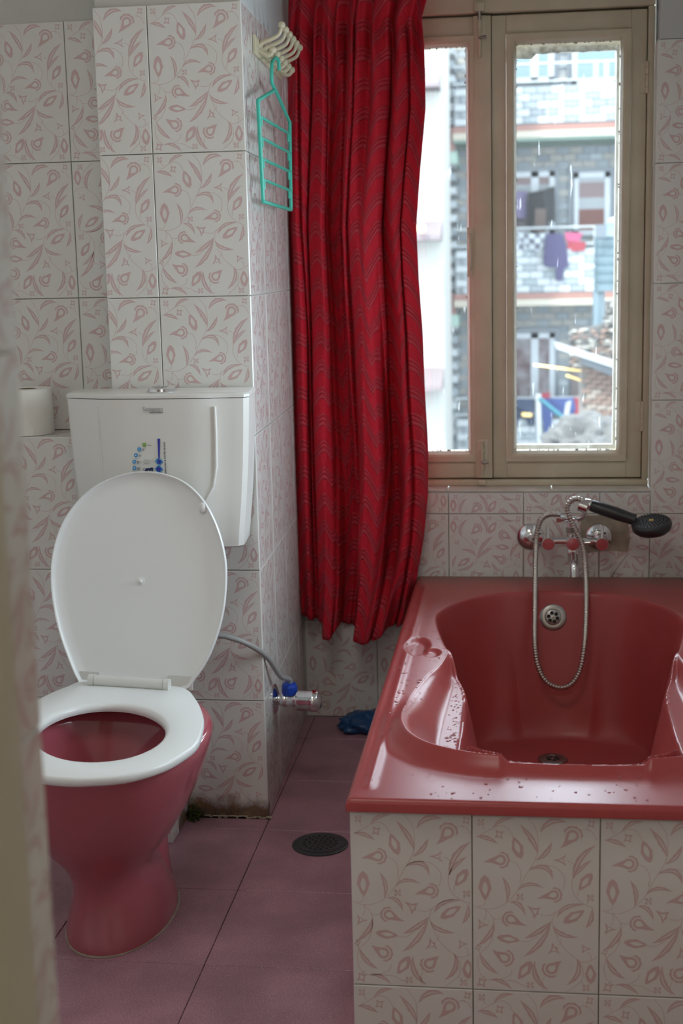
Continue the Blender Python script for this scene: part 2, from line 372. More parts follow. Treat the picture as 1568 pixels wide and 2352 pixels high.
def clover(c, r=45):
    for i in range(4):
        a = math.radians(40+90*i+(i % 2)*8); R1 = r*.55
        cc = (c[0]+R1*math.cos(a), c[1]+R1*math.sin(a)); P = []
        for j in range(7): P.append(v2(zu((cc[0]+R1*.55*math.cos(2*math.pi*j/6), cc[1]+R1*.55*math.sin(2*math.pi*j/6)))))
        I = [v2(zu(cc))+(p-v2(zu(cc)))*.35 for p in P]; strip(P, I)
    PR.append([v2(zu((c[0]+r*.2*x, c[1]+r*.2*y))) for x, y in ((1, 0), (0, 1), (-1, 0), (0, -1))])
for c in ((195, 245), (560, 895), (1185, 905), (665, 1675), (1155, 1700)): clover(c)
for c, r, a in (((362, 352), 40, 8), ((1185, 262), 36, 10), ((235, 1650), 44, 12), ((195, 1340), 28, 30)): star(c, r, a)
ringpoly([(622, 972), (748, 985), (728, 1050), (690, 1092)], .5)
ringpoly([(848, 575), (965, 525), (950, 580), (972, 630)], .5)
ringpoly([(188, 1082), (240, 1120), (292, 1140), (190, 1182)], .5)
ringpoly([(850, 1292), (905, 1340), (925, 1402), (865, 1380), (812, 1402)], .5)
ringpoly([(1112, 1312), (1198, 1352), (1112, 1398)], .5)
paisley((1020, 365), (912, 472), 58, 1, (-70, 115)); paisley((378, 572), (222, 592), 52, -1, (-110, 85)); paisley((858, 878), (712, 912), 48, -1, (-110, 85))
paisley((482, 1090), (628, 1150), 50, -1, (-90, 100)); paisley((432, 1432), (322, 1358), 55, 1, (-60, 115)); paisley((850, 1530), (938, 1462), 55, 1, (-85, 85))
for t, b, h_ in (((565, 562), (492, 372), 50), ((240, 702), (250, 928), 56), ((1196, 688), (1082, 838), 46), ((948, 1122), (1134, 1014), 46),
                 ((358, 1250), (568, 1278), 42), ((672, 1463), (558, 1622), 50), ((1196, 1668), (1190, 1488), 48)): hollow(t, b, h_)
for a, c, b, h_ in (((310, 290), (390, 228), (492, 213), 24), ((158, 370), (255, 385), (352, 432), 26), ((712, 515), (655, 390), (543, 262), 32), ((735, 330), (830, 245), (972, 250), 34),
                    ((700, 575), (790, 510), (837, 412), 28), ((635, 660), (780, 640), (850, 748), 30), ((545, 835), (640, 785), (772, 817), 22), ((440, 940), (450, 820), (390, 712), 26),
                    ((470, 940), (555, 965), (612, 1062), 26), ((1030, 740), (1090, 570), (1232, 443), 34), ((1030, 732), (1100, 645), (1197, 573), 22), ((1120, 965), (970, 985), (888, 1082), 26),
                    ((1200, 1000), (1190, 1095), (1143, 1172), 26), ((845, 1110), (735, 1195), (603, 1262), 32), ((835, 1140), (735, 1310), (598, 1422), 32), ((860, 1150), (935, 1225), (1088, 1252), 28),
                    ((330, 1120), (290, 1230), (178, 1332), 30), ((215, 1395), (275, 1500), (387, 1577), 30), ((700, 1463), (715, 1610), (828, 1722), 32), ((1070, 1440), (1080, 1570), (983, 1678), 30),
                    ((310, 1625), (410, 1645), (507, 1717), 24)): leaf(a, c, b, h_)
for s_ in ([(610, 205), (690, 300), (712, 400), (712, 500), (680, 590), (600, 720), (530, 850), (440, 945), (350, 990), (250, 1000), (140, 970)],
           [(490, 375), (440, 300), (370, 275), (290, 305), (160, 375)], [(195, 260), (235, 310)], [(470, 580), (530, 610), (565, 690), (555, 770)],
           [(640, 650), (720, 622), (850, 630), (940, 700), (955, 770), (935, 840)], [(970, 580), (1020, 600), (1045, 640)], [(1030, 720), (1020, 800), (1050, 890), (1130, 960), (1220, 995)],
           [(1110, 310), (1180, 320), (1235, 400)], [(740, 1050), (820, 1060), (880, 1030), (960, 980), (1060, 955), (1130, 960)],
           [(880, 1030), (850, 1100), (870, 1190), (930, 1310), (1000, 1390), (1080, 1450), (1110, 1470), (1180, 1465), (1258, 1420)], [(1080, 1450), (1125, 1530), (1110, 1640), (990, 1735)],
           [(1195, 1450), (1190, 1400), (1160, 1385)], [(250, 1000), (310, 1060), (330, 1120), (320, 1250), (280, 1330), (215, 1390), (195, 1480), (220, 1570), (270, 1620), (330, 1630), (420, 1615), (490, 1580), (500, 1530)],
           [(320, 1080), (360, 1090), (410, 1085)], [(250, 1000), (262, 1050), (240, 1100)], [(250, 925), (240, 965), (190, 978)], [(565, 1285), (640, 1285), (720, 1240)],
           [(330, 1630), (440, 1630), (530, 1640), (600, 1680), (650, 1680)], [(780, 1720), (770, 1650), (790, 1600)], [(1110, 1640), (1150, 1690)], [(1072, 890), (1075, 835)], [(1160, 960), (1165, 930)], [(530, 870), (560, 890)],
           [(905, 1320), (935, 1290), (925, 1260)], [(235, 1620), (255, 1600), (262, 1585)], [(1150, 300), (1160, 330)], [(195, 1360), (215, 1395)]): stem(s_)
PRT = [[(p.x, p.y) for p in q] for q in PR]
def clip(poly, x0, x1, y0, y1):
    for ax, lim, sg in ((0, x0, 1), (0, x1, -1), (1, y0, 1), (1, y1, -1)):
        out = []
        for i in range(len(poly)):
            a, b = poly[i-1], poly[i]; da, db = (a[ax]-lim)*sg, (b[ax]-lim)*sg
            if da >= 0: out.append(a) if not out or out[-1] != a else None
            if da*db < 0:
                t = da/(da-db); out.append((a[0]+(b[0]-a[0])*t, a[1]+(b[1]-a[1])*t))
        poly = out
        if len(poly) < 3: return None
    return poly
TCACHE = {}
def tile_mesh(w_, h_, u0, v0, printed, mats, rot, thick=.006):
    key = (round(w_, 4), round(h_, 4), round(u0, 4), round(v0, 4), printed, tuple(mats), rot, thick)
    if key in TCACHE: return TCACHE[key]
    g = .0008; c = .0011; mb = MB(); x0, x1, y0, y1 = g, w_-g, g, h_-g; t = thick
    mb.add([(x0, y0, 0), (x1, y0, 0), (x1, y1, 0), (x0, y1, 0), (x0, y0, t-c), (x1, y0, t-c), (x1, y1, t-c), (x0, y1, t-c), (x0+c, y0+c, t), (x1-c, y0+c, t), (x1-c, y1-c, t), (x0+c, y1-c, t)],
           [(0, 1, 5, 4), (1, 2, 6, 5), (2, 3, 7, 6), (3, 0, 4, 7), (4, 5, 9, 8), (5, 6, 10, 9), (6, 7, 11, 10), (7, 4, 8, 11), (8, 9, 10, 11), (3, 2, 1, 0)], 0)
    if printed:
        for q in PRT:
            p = [(.2-a, .3-b) for a, b in q] if rot else q
            p = clip([(a-u0, b-v0) for a, b in p], x0+c*1.6, x1-c*1.6, y0+c*1.6, y1-c*1.6)
            if p: mb.add([(a, b, t+.00015) for a, b in p], [tuple(range(len(p)))], 1)
    me = bpy.data.meshes.new('tile'); me.from_pydata(mb.v, [], mb.f)
    for q in mats: me.materials.append(M[q])
    me.polygons.foreach_set('material_index', mb.m)
    # keep the print facing outwards
    bm = bmesh.new(); bm.from_mesh(me)
    for f in bm.faces:
        if f.material_index == 1 and f.normal.z < 0: f.normal_flip()
    bm.to_mesh(me); bm.free(); me.update(); TCACHE[key] = me; return me
def frame(o, U, V):
    U, V = Vector(U).normalized(), Vector(V).normalized(); Nn = U.cross(V)
    return Matrix(((U.x, V.x, Nn.x, o[0]), (U.y, V.y, Nn.y, o[1]), (U.z, V.z, Nn.z, o[2]), (0, 0, 0, 1)))
def put_tile(parent, fr, a, b, w_, h_, u0=0, v0=0, rot=False, printed=True, mats=('tile_glaze', 'tile_print'), name='tile', thick=.006, jit=.0003):
    o = bpy.data.objects.new(name, tile_mesh(w_, h_, u0, v0, printed, mats, rot, thick)); COL.objects.link(o)
    o.parent = parent; o.matrix_parent_inverse = parent.matrix_world.inverted()
    o.matrix_basis = fr @ Matrix.Translation((a, b, random.uniform(-jit, jit)-thick)); return o
def grid_tiles(parent, fr, xs, zs, ualign=None, valign=None, rots=()):
    """xs, zs: joint positions in the frame; a cut tile keeps the left/right (ualign) or top/bottom (valign) of the print"""
    for i in range(len(xs)-1):
        for j in range(len(zs)-1):
            w_, h_ = xs[i+1]-xs[i], zs[j+1]-zs[j]
            u0 = 0; v0 = 0
            if w_ < .195 and ualign and ualign.get(i) == 'R': u0 = .2-w_
            if h_ < .295 and not (valign and valign.get(j) == 'B'): v0 = .3-h_
            put_tile(parent, fr, xs[i], zs[j], w_, h_, u0, v0, (i, j) in rots)

# ------------------------------------------------------------------ room shell
DP, DL, DB = 2.944, 3.081, 3.675                     # pillar front, niche wall, window wall
XL, XRW, ZC = -1.45, .462, 2.45
ZR = [.279+.3*k for k in range(6)]                   # tile rows
T = .006
def struct(mb, name, mats, smooth=None): return mb.build(name, mats, None, smooth, kind='structure')

fl = struct(MB().box(XL-.1, .6, .9, 3.9, -.15, -.0075), 'floor', 'grout')
fs = .3045; fx = [-.5631+fs*k for k in range(-3, 5)]; fy = [2.8805+fs*k for k in range(-7, 4)]
Ff = frame((0, 0, 0), (1, 0, 0), (0, 1, 0))
for a, b in zip(fx, fx[1:]):
    for c, d in zip(fy, fy[1:]):
        a1, b1, c1, d1 = max(a, XL), min(b, XRW), max(c, .93), min(d, 3.675)
        if b1-a1 > .01 and d1-c1 > .01:
            put_tile(fl, Ff, a1, c1, b1-a1, d1-c1, printed=False, mats=('floor_tile',), name='floor_tile', thick=.008, jit=.0002)

# left wall, lower part (flush with the pillar) carrying the ledge, niche wall above it, pillar
wl = struct(MB().box(XL, -.5715, DP+T+.0004, 3.0, 0, .8715).box(XL, -.6, 3.0, 3.3, 0, .8715).box(XL, -.8875, DL+T, 3.3, .8715, ZC).box(-.8745, -.572, DP+T+.0004, 2.99, .8715, 1.775).box(-.8745, -.6, 2.99, 3.3, .8715, 1.775)
            .box(-.872, -.6, DP+.011, 3.3, 1.775, ZC), 'wall_left', ['grout_mid'])
struct(MB().box(XL, -.8875, DL+.0055, DL+.02, 1.779, ZC).box(-.877, -.571, DP+.007, DP+.03, 1.779, ZC), 'trim_1', 'plaster')
Fp = frame((0, DP, 0), (1, 0, 0), (0, 0, 1))
xs_up = [-.881, -.765, -.565]
grid_tiles(wl, Fp, xs_up, ZR[2:], {0: 'R'})
xs_lo = [XL, -1.365, -1.165, -.965, -.765, -.565]
grid_tiles(wl, Fp, xs_lo, [0]+ZR[:3], {0: 'R'})
Fl = frame((0, DL, 0), (1, 0, 0), (0, 0, 1))
grid_tiles(wl, Fl, [XL, -1.388, -1.188, -.988, -.8885], ZR[2:], {0: 'R'}, rots=((3, 1), (3, 3)))
Fledge = frame((0, 0, .879), (1, 0, 0), (0, 1, 0))
for a, b in zip([XL, -1.38, -1.18, -.98], [-1.38, -1.18, -.98, -.8885]): put_tile(wl, Fledge, a, DP+.0002, b-a, .136, 0, .05)
# pillar's flank towards the niche
put_tiles = [(ZR[k], ZR[k+1]) for k in range(2, 5)]
Fn = frame((-.881, DL, 0), (0, -1, 0), (0, 0, 1))
for a, b in put_tiles: put_tile(wl, Fn, 0, a, .1365, .3)
# side wall from the pillar to the window corner (runs very slightly out of square)
sx0, sx1 = -.565, -.589
sw = struct(MB().add([(sx0-T-.0006, DP+T, 0), (sx1-T-.0006, 3.72, 0), (-.64, 3.72, 0), (-.64, DP+T, 0), (sx0-T-.0006, DP+T, 1.775), (sx1-T-.0006, 3.72, 1.775), (-.64, 3.72, 1.775), (-.64, DP+T, 1.775)],
            [(0, 1, 5, 4), (1, 2, 6, 5), (2, 3, 7, 6), (3, 0, 4, 7), (4, 5, 6, 7), (3, 2, 1, 0)]), 'wall_side', 'grout_light')
struct(MB().add([(sx0-.004, DP+.012, 1.779), (sx1-.004, 3.72, 1.779), (-.64, 3.72, 1.779), (-.64, DP+.012, 1.779), (sx0-.004, DP+.012, ZC), (sx1-.004, 3.72, ZC), (-.64, 3.72, ZC), (-.64, DP+.012, ZC)],
            [(0, 1, 5, 4), (1, 2, 6, 5), (2, 3, 7, 6), (3, 0, 4, 7), (4, 5, 6, 7), (3, 2, 1, 0)]), 'trim_2', 'plaster_grey')
Fs = frame((sx0, DP, 0), (sx1-sx0, 3.675-DP, 0), (0, 0, 1))
grid_tiles(sw, Fs, [.0, .2, .219, .42, .62, .728][0:1]+[.218, .420, .620, .728], [0]+ZR)

# window wall
OX0, OX1, OZ0, OZ1 = -.575, .347, .634, 1.98
wb = struct(MB().box(-.64, .6, DB+T+.0004, 3.90, -.1, OZ0-.012).box(OX1+.006, .6, DB+T+.0004, 3.90, OZ0-.012, 1.768).box(OX1+.006, .6, DB+.003, 3.90, 1.775, ZC)
            .box(-.64, OX0, DB+T+.0004, 3.90, OZ0-.012, ZC).box(OX0, OX1+.006, DB+T, 3.90, OZ1, ZC), 'wall_back', ['plaster_grey'])
struct(MB().box(-.587, OX0, DB+.0062, DB+.0072, 0, .63).box(OX0, .462, DB+.0062, DB+.0068, 0, .62), 'trim_3', 'grout')
Fb = frame((0, DB, 0), (1, 0, 0), (0, 0, 1))
RB = [0, .276, .574, .632]
# below the curtain
for a, b in ((-.586, -.386), (-.386, -.186)):
    put_tile(wb, Fb, a, 0, b-a, .276, 0, .024); put_tile(wb, Fb, a, .276, b-a, .298, 0, .002, a > -.3)
for k, (a, b) in enumerate(((-.586, -.386), (-.386, -.186), (-.186, .014), (.014, .214), (.214, .345))):
    put_tile(wb, Fb, a, .574, b-a, .058, 0, .0 if k != 2 else .242, k in (2,))
put_tile(wb, Fb, -.186, .276, .2, .298, 0, .002, True); put_tile(wb, Fb, .014, .276, .2, .298, 0, .002, False)
put_tile(wb, Fb, .214, .276, .131, .298, .03, .002, True)
for k in range(4): put_tile(wb, Fb, .345, ZR[1+k]-.005, .118, .3, 0, 0)
put_tile(wb, Fb, .345, .276, .118, .298, .05, .002, True)
# window reveal tile strip and the sill slab
Fr = frame((.3455, 3.748, 0), (0, -1, 0), (0, 0, 1))
for k in range(4):
    z0 = max(.637, ZR[1+k]-.005); z1 = ZR[2+k]-.005
    put_tile(wb, Fr, 0, z0, .071, z1-z0, printed=False)
sill = MB()
for a, b in ((-.574, -.19), (-.188, .088), (.09, .345)): sill.rbox(a, b, DB-.002, 3.775, .633, .6385, .0015)
struct(sill, 'trim_4', 'stone_sill')
# patch of bare cement round the tap's right-hand wall plate, and the crack below it
cp_ = [at(x, y, Y=DB) for x, y in ((1334, 1184), (1385, 1183), (1440, 1186), (1442, 1200), (1447, 1235), (1441, 1268), (1400, 1264), (1350, 1270), (1336, 1266), (1333, 1220))]
part(MB().prism([(p.x, DB-.0012, p.z) for p in cp_], (0, .003, 0)), 'cement_patch', 'cement', wb)
ck = [at(x, y, Y=DB) for x, y in ((1443, 1270), (1420, 1300), (1400, 1330), (1394, 1338))]
part(MB().prism([(p.x-.0008, DB-.0007, p.z) for p in ck]+[(p.x+.0008, DB-.0007, p.z) for p in reversed(ck)], (0, .002, 0)), 'crack', 'gap_shade_dirt', wb)
for x, z0, z1, wd in ((.0135, .39, .575, .0042), (.2125, .39, .47, .0034)):
    part(MB().box(x-wd/2, x+wd/2, DB-.0006, DB+.003, z0, z1), 'grout_smear', 'cement', wb)

struct(MB().box(XRW, .6, .9, W2[0], 0, ZC).box(XRW, .6, W2[1], 3.72, 0, ZC).box(XRW, .6, W2[0], W2[1], 0, W2[2]).box(XRW, .6, W2[0], W2[1], W2[3], ZC), 'wall_right', 'tile_plain')
w2 = thing('added_window', (.54, (W2[0]+W2[1])/2, W2[2]), None, None); w2['kind'] = 'structure'  # window added out of view to let in more daylight
for a in ((W2[0], W2[0]+.035, W2[2], W2[3]), (W2[1]-.035, W2[1], W2[2], W2[3]), (W2[0]+.035, W2[1]-.035, W2[2], W2[2]+.035), (W2[0]+.035, W2[1]-.035, W2[3]-.035, W2[3])):
    part(MB().rbox(.52, .56, a[0]+.0005, a[1]-.0005, a[2]+.0005, a[3]-.0005, .003), 'frame_bar', 'window_paint', w2, 40)
part(MB().box(.537, .541, W2[0]+.03, W2[1]-.03, W2[2]+.03, W2[3]-.03), 'pane', 'window_glass', w2)
struct(MB().box(XL-.1, XL, .9, 3.3, 0, ZC), 'wall_far_left', 'tile_plain')
struct(MB().box(XL-.1, .6, -1.6, 3.9, ZC, ZC+.1), 'ceiling', 'ceiling_paint')
# partition with the doorway the camera looks through, tiled at its end
wf = struct(MB().box(XL, -.386, .93, 1.024, 0, ZC).box(-.386, .55, .93, 1.024, 2.08, ZC), 'wall_front', 'tile_plain')
Fd = frame((-.38, .965, 0), (0, 1, 0), (0, 0, 1))
for a, b in zip([0]+ZR, ZR+[2.08]): put_tile(wf, Fd, 0, a, .063, b-a, .08, 0)
df = thing('door_1', (-.38, .9, 0), None, None); df['kind'] = 'structure'
part(MB().rbox(-.405, -.372, .86, .9635, 0, 2.08, .004), 'door_frame', 'door_paint', df, 40)
part(MB().rbox(-.372, .55, .86, .9635, 2.05, 2.11, .004), 'door_head', 'door_paint', df, 40)
# hall behind the camera
struct(MB().box(-1.6, 1.2, -1.6, .93, -.1, -.002), 'floor_hall', 'hall_paint')
struct(MB().box(-1.7, -1.6, -1.6, .93, 0, ZC).box(1.1, 1.2, -1.6, .93, 0, ZC).box(-1.7, 1.2, -1.7, -1.6, 0, ZC).box(-1.7, -.40, .85, .929, 0, ZC).box(.56, 1.2, .85, .929, 0, ZC).box(-.40, .56, .85, .929, 2.12, ZC)
       .box(.6, 1.2, -1.6, .93, ZC, ZC+.1), 'wall_hall', 'hall_paint')

# ------------------------------------------------------------------ bathtub masonry front
ap = struct(MB().box(-.262, XRW, 2.0864, 2.16, 0, .377).box(-.262, -.20, 2.0864, DB, 0, .372), 'wall_tub', 'grout')
Fa = frame((0, 2.08, 0), (1, 0, 0), (0, 0, 1))
grid_tiles(ap, Fa, [-.268, -.073, .127, .327, XRW], [0, .080, .379])
part(MB().box(-.268, .46, 2.0795, 2.085, .379, .3835), 'mortar_bed', 'cement', ap)
Fal = frame((-.268, 3.67, 0), (0, -1, 0), (0, 0, 1))
for k in range(8):
    for a, b in ((0, .08), (.08, .372)): put_tile(ap, Fal, k*.198, a, .198, b-a, 0, 0 if b < .1 else 0)

# ------------------------------------------------------------------ bathtub (height field over its plan)
TX0, TX1, TY0, TY1, TC, DECK = -.272, .458, 2.066, 3.671, .093, .405
def sdf(poly, X, Y):
    P = np.array(poly); Q = np.roll(P, -1, 0); d = np.full(X.shape, 9.); ins = np.zeros(X.shape, bool)
    for (ax, ay), (bx, by) in zip(P, Q):
        ex, ey = bx-ax, by-ay; t = np.clip(((X-ax)*ex+(Y-ay)*ey)/(ex*ex+ey*ey+1e-12), 0, 1)
        d = np.minimum(d, np.hypot(X-ax-t*ex, Y-ay-t*ey))
        c = ((ay > Y) != (by > Y)) & (X < ex*(Y-ay)/(by-ay+1e-15)+ax); ins ^= c
    return np.where(ins, -d, d)
def sstep(a, b, x): t = np.clip((x-a)/(b-a), 0, 1); return t*t*(3-2*t)
def mirror(h): return h+[(2*TC-x, y) for x, y in reversed(h)]
back = [(.06, 3.497), (-.0, 3.488), (-.044, 3.474), (-.10, 3.433), (-.14, 3.386), (-.175, 3.325), (-.196, 3.25), (-.192, 3.16), (-.178, 3.06), (-.160, 2.96)]
sideC = [(-.152, 2.90), (-.168, 2.80), (-.184, 2.745), (-.197, 2.67), (-.207, 2.60), (-.213, 2.52), (-.214, 2.45), (-.209, 2.38), (-.196, 2.325), (-.175, 2.285), (-.145, 2.252), (-.105, 2.228), (-.06, 2.212), (0, 2.203), (.06, 2.200)]
sideB = [(-.149, 2.93), (-.136, 2.87), (-.121, 2.80), (-.111, 2.74), (-.107, 2.66), (-.107, 2.55), (-.109, 2.46), (-.108, 2.37), (-.098, 2.31), (-.07, 2.265), (-.02, 2.24), (.06, 2.23)]
sm = lambda h: [(p.x, p.y) for p in spline([(x, y, 0) for x, y in h], 4, True)]
polyC, polyB = sm(mirror(back+sideC)), sm(mirror(back+sideB))
def tub_z(X, Y):
    dC, dB = sdf(polyC, X, Y), sdf(polyB, X, Y); xm = np.abs(X-TC)
    front = sstep(2.62, 2.33, Y)
    lip = (.030*front)*np.where(True, 1, 1) - .012*front*sstep(.125, .108, xm)*sstep(2.40, 2.3, Y)
    dout = np.minimum(np.minimum(X-TX0, TX1-X), np.minimum(Y-TY0, TY1-Y))
    z = DECK + 0*X
    z = z + .0035*np.exp(-((X-TX0-.032)/.008)**2)*sstep(2.1, 2.13, Y)*sstep(3.6, 3.5, Y)
    # soap dish
    e = np.hypot((X+.222)/.028, (Y-2.965)/.075); z = z - .009*sstep(1.05, .65, e)
    e2 = np.hypot((X+.188)/.02, (Y-2.915)/.035); z = z - .006*sstep(1.1, .6, e2)
    col = np.clip(1-np.maximum(dC, 0)/.048, 0, 1)**2.2
    z = z + lip*col*np.where(dC > 0, 1, 1)
    # crest thickness and rounded inner edge
    ztop = DECK+lip
    ledge = .372 - .012*sstep(2.8, 2.35, Y); L = sstep(2.93, 2.84, Y)
    a = np.maximum(-dC, 0); b = np.maximum(dB, 0); t = a/(a+b+1e-6)
    zl = ztop-.004*sstep(0, .006, a) + (ledge-ztop)*sstep(.04, .66, t)*L
    zl = np.where(L > 0, zl, DECK)
    inside = dC <= 0
    z = np.where(inside, zl, z)
    # deep basin
    b = np.maximum(-dB, 0); base = np.where(L > .02, ledge*L+DECK*(1-L), DECK)
    base = base*(1-sstep(2.36, 2.28, Y))+ (ztop-.01)*sstep(2.36, 2.28, Y)
    slope = 5.0 - 3.9*sstep(2.75, 2.4, Y)*sstep(.26, .16, xm) - 1.9*sstep(3.1, 3.3, Y)*sstep(.22, .1, xm)
    wall = base - slope*np.maximum(b-.004, 0) - .6*np.minimum(b, .004)
    flo = .052 + .012*(xm/.2)**2 + .05*np.maximum(0, 2.9-Y)
    k = .055; hh = np.clip(.5+.5*(wall-flo)/k, 0, 1); zb = flo+(wall-flo)*hh + k*hh*(1-hh)
    z = np.where(dB < 0, np.minimum(zb, base), z)
    # rounded outer arris
    r = .009; q = np.clip(r-dout, 0, r); z = z-(r-np.sqrt(np.maximum(r*r-q*q, 0)))
    return z
nx_, ny_ = 300, 650
gx = np.linspace(TX0, TX1, nx_); gy = np.linspace(TY0, TY1, ny_); GX, GY = np.meshgrid(gx, gy); GZ = tub_z(GX, GY)
for _ in range(3):
    Kz = GZ.copy(); GZ[1:-1, 1:-1] = (4*Kz[1:-1, 1:-1]+Kz[:-2, 1:-1]+Kz[2:, 1:-1]+Kz[1:-1, :-2]+Kz[1:-1, 2:])/8
def tz(x, y):
    i = min(max((y-TY0)/(TY1-TY0)*(ny_-1), 0), ny_-1.001); j = min(max((x-TX0)/(TX1-TX0)*(nx_-1), 0), nx_-1.001); a, b = int(i), int(j); u, v = i-a, j-b
    return GZ[a, b]*(1-u)*(1-v)+GZ[a+1, b]*u*(1-v)+GZ[a, b+1]*(1-u)*v+GZ[a+1, b+1]*u*v
def tn(x, y, e=.004): return Vector((-(tz(x+e, y)-tz(x-e, y))/(2*e), -(tz(x, y+e)-tz(x, y-e))/(2*e), 1)).normalized()
tub = thing('bathtub', (TC, 2.87, .384), 'red-pink built-in bathtub with moulded armrests and wet rim under the window', 'bathtub')
mb = MB(); V = np.stack([GX, GY, GZ], -1).reshape(-1, 3); idx = np.arange(nx_*ny_).reshape(ny_, nx_)
F = np.stack([idx[:-1, :-1], idx[:-1, 1:], idx[1:, 1:], idx[1:, :-1]], -1).reshape(-1, 4)
mb.v = [tuple(p) for p in V.tolist()]; mb.f = [tuple(q) for q in F.tolist()]; mb.m = [0]*len(mb.f)
loop = list(idx[0, :])+list(idx[1:, -1])+list(idx[-1, -2::-1])+list(idx[-2:0:-1, 0]); base = len(mb.v)
for k in loop: p = V[k]; mb.v.append((p[0], p[1], .384))
n = len(loop)
for i in range(n): j = (i+1) % n; mb.f.append((int(loop[i]), int(loop[j]), base+j, base+i)); mb.m.append(0)
part(mb, 'tub_shell', 'bath_enamel', tub, 60)
# overflow and waste
def disc_at(o, nrm, r, name, root, plate='steel_dull', holes=6):
    o = Vector(o); nrm = Vector(nrm).normalized(); t = nrm.orthogonal().normalized(); b = nrm.cross(t)
    e = part(MB().lathe([(r, 0), (r, .0015), (r*.9, .004), (r*.62, .0032), (r*.60, .0005), (.001, .0004)], o, nrm, 32), name, plate, root, 50)
    g = MB().lathe([(r*.60, .0006), (r*.60, .0016), (r*.55, .0026), (.001, .0026)], o, nrm, 28)
    part(g, 'strainer', 'steel_dull', root, 50)
    h = MB()
    for k in range(holes):
        a = 2*math.pi*k/holes; h.lathe([(r*.145, .0024), (r*.145, .0031), (.0005, .0031)], o+(t*math.cos(a)+b*math.sin(a))*r*.33, nrm, 12)
    part(h, 'strainer_holes', 'hole_black', root)
    part(MB().lathe([(r*.09, .002), (r*.07, .0045), (.0005, .005)], o, nrm, 10), 'screw', 'steel_dull', root, 50)
yo = max((y for y in np.linspace(3.3, 3.5, 400) if tz(.088, y) <= .342), default=3.45)
disc_at((.088, yo, tz(.088, yo)), tn(.088, yo, .012), .034, 'overflow', tub)
disc_at((.082, 3.225, tz(.082, 3.225)+.001), (0, 0, 1), .036, 'waste', tub)
# water droplets left on the rim
mb = MB(); cnt = 0
while cnt < 480:
    if random.random() < .62: x, y = random.uniform(TX0+.012, -.155), random.uniform(2.35, 3.3)
    elif random.random() < .5: x, y = random.uniform(-.25, .3), random.uniform(2.075, 2.19)
    else: x, y = random.uniform(-.135, -.108), random.uniform(2.38, 2.86)
    nn = tn(x, y)
    if nn.z < .8: continue
    r = random.choice((.0007, .001, .001, .0014, .0018, .0026)); zc = tz(x, y)
    sxr, syr = random.uniform(.8, 1.7), random.uniform(.8, 1.3); seg = 7; rings = []
    for q, hh in ((1, 0), (.92, .28), (.6, .5)): rings.append([(x+r*q*sxr*math.cos(2*math.pi*j/seg), y+r*q*syr*math.sin(2*math.pi*j/seg), tz(x+r*q*sxr*math.cos(2*math.pi*j/seg), y+r*q*syr*math.sin(2*math.pi*j/seg))+hh*r+.0001) for j in range(seg)])
    mb.loft(rings, False, True); cnt += 1
part(mb, 'water_droplets', 'water', tub, 80, kind='stuff')

# ------------------------------------------------------------------ toilet
def egg(z, cx, cyy, hw, lf, lb, n=56, p=1.0, tilt=0):
    o = []
    for i in range(n):
        a = 2*math.pi*i/n; s_, c_ = math.sin(a), math.cos(a)
        x = cx+hw*math.copysign(abs(s_)**p, s_); y = cyy-(lf if c_ > 0 else lb)*math.copysign(abs(c_)**p, c_)
        o.append(Vector((x, y, z)))
    return o
toi = thing('toilet', (-.765, 2.46, 0), 'pink ceramic pedestal toilet with white seat and raised white lid', 'toilet')
outer = [(0, -.765, 2.46, .099, .178, .16), (.014, -.765, 2.46, .099, .178, .16), (.03, -.766, 2.46, .095, .168, .16), (.055, -.769, 2.455, .086, .152, .155), (.085, -.772, 2.45, .076, .138, .16), (.112, -.773, 2.44, .074, .128, .17),
         (.147, -.773, 2.43, .088, .133, .18), (.19, -.773, 2.42, .119, .162, .20), (.25, -.767, 2.41, .150, .200, .215), (.31, -.761, 2.405, .172, .226, .23), (.36, -.756, 2.40, .183, .236, .25), (.380, -.755, 2.40, .185, .238, .255), (.389, -.755, 2.40, .180, .233, .25), (.3915, -.755, 2.40, .170, .222, .24)]
inner = [(.388, -.755, 2.40, .152, .200, .175), (.372, -.757, 2.395, .146, .194, .165), (.34, -.76, 2.39, .142, .188, .155), (.29, -.762, 2.385, .128, .168, .14), (.24, -.764, 2.385, .104, .138, .12), (.205, -.765, 2.40, .075, .105, .09), (.175, -.765, 2.41, .055, .075, .07), (.12, -.765, 2.42, .045, .06, .06)]
part(MB().loft([egg(*r, p=.94) for r in outer]+[egg(*r) for r in inner], True, True), 'pan', 'pan_ceramic', toi, 70)
part(MB().lathe([(.062, 0), (.05, .0004), (.001, .0004)], (-.765, 2.41, .182), (0, 0, 1), 32), 'water', 'pan_water', toi, 40)
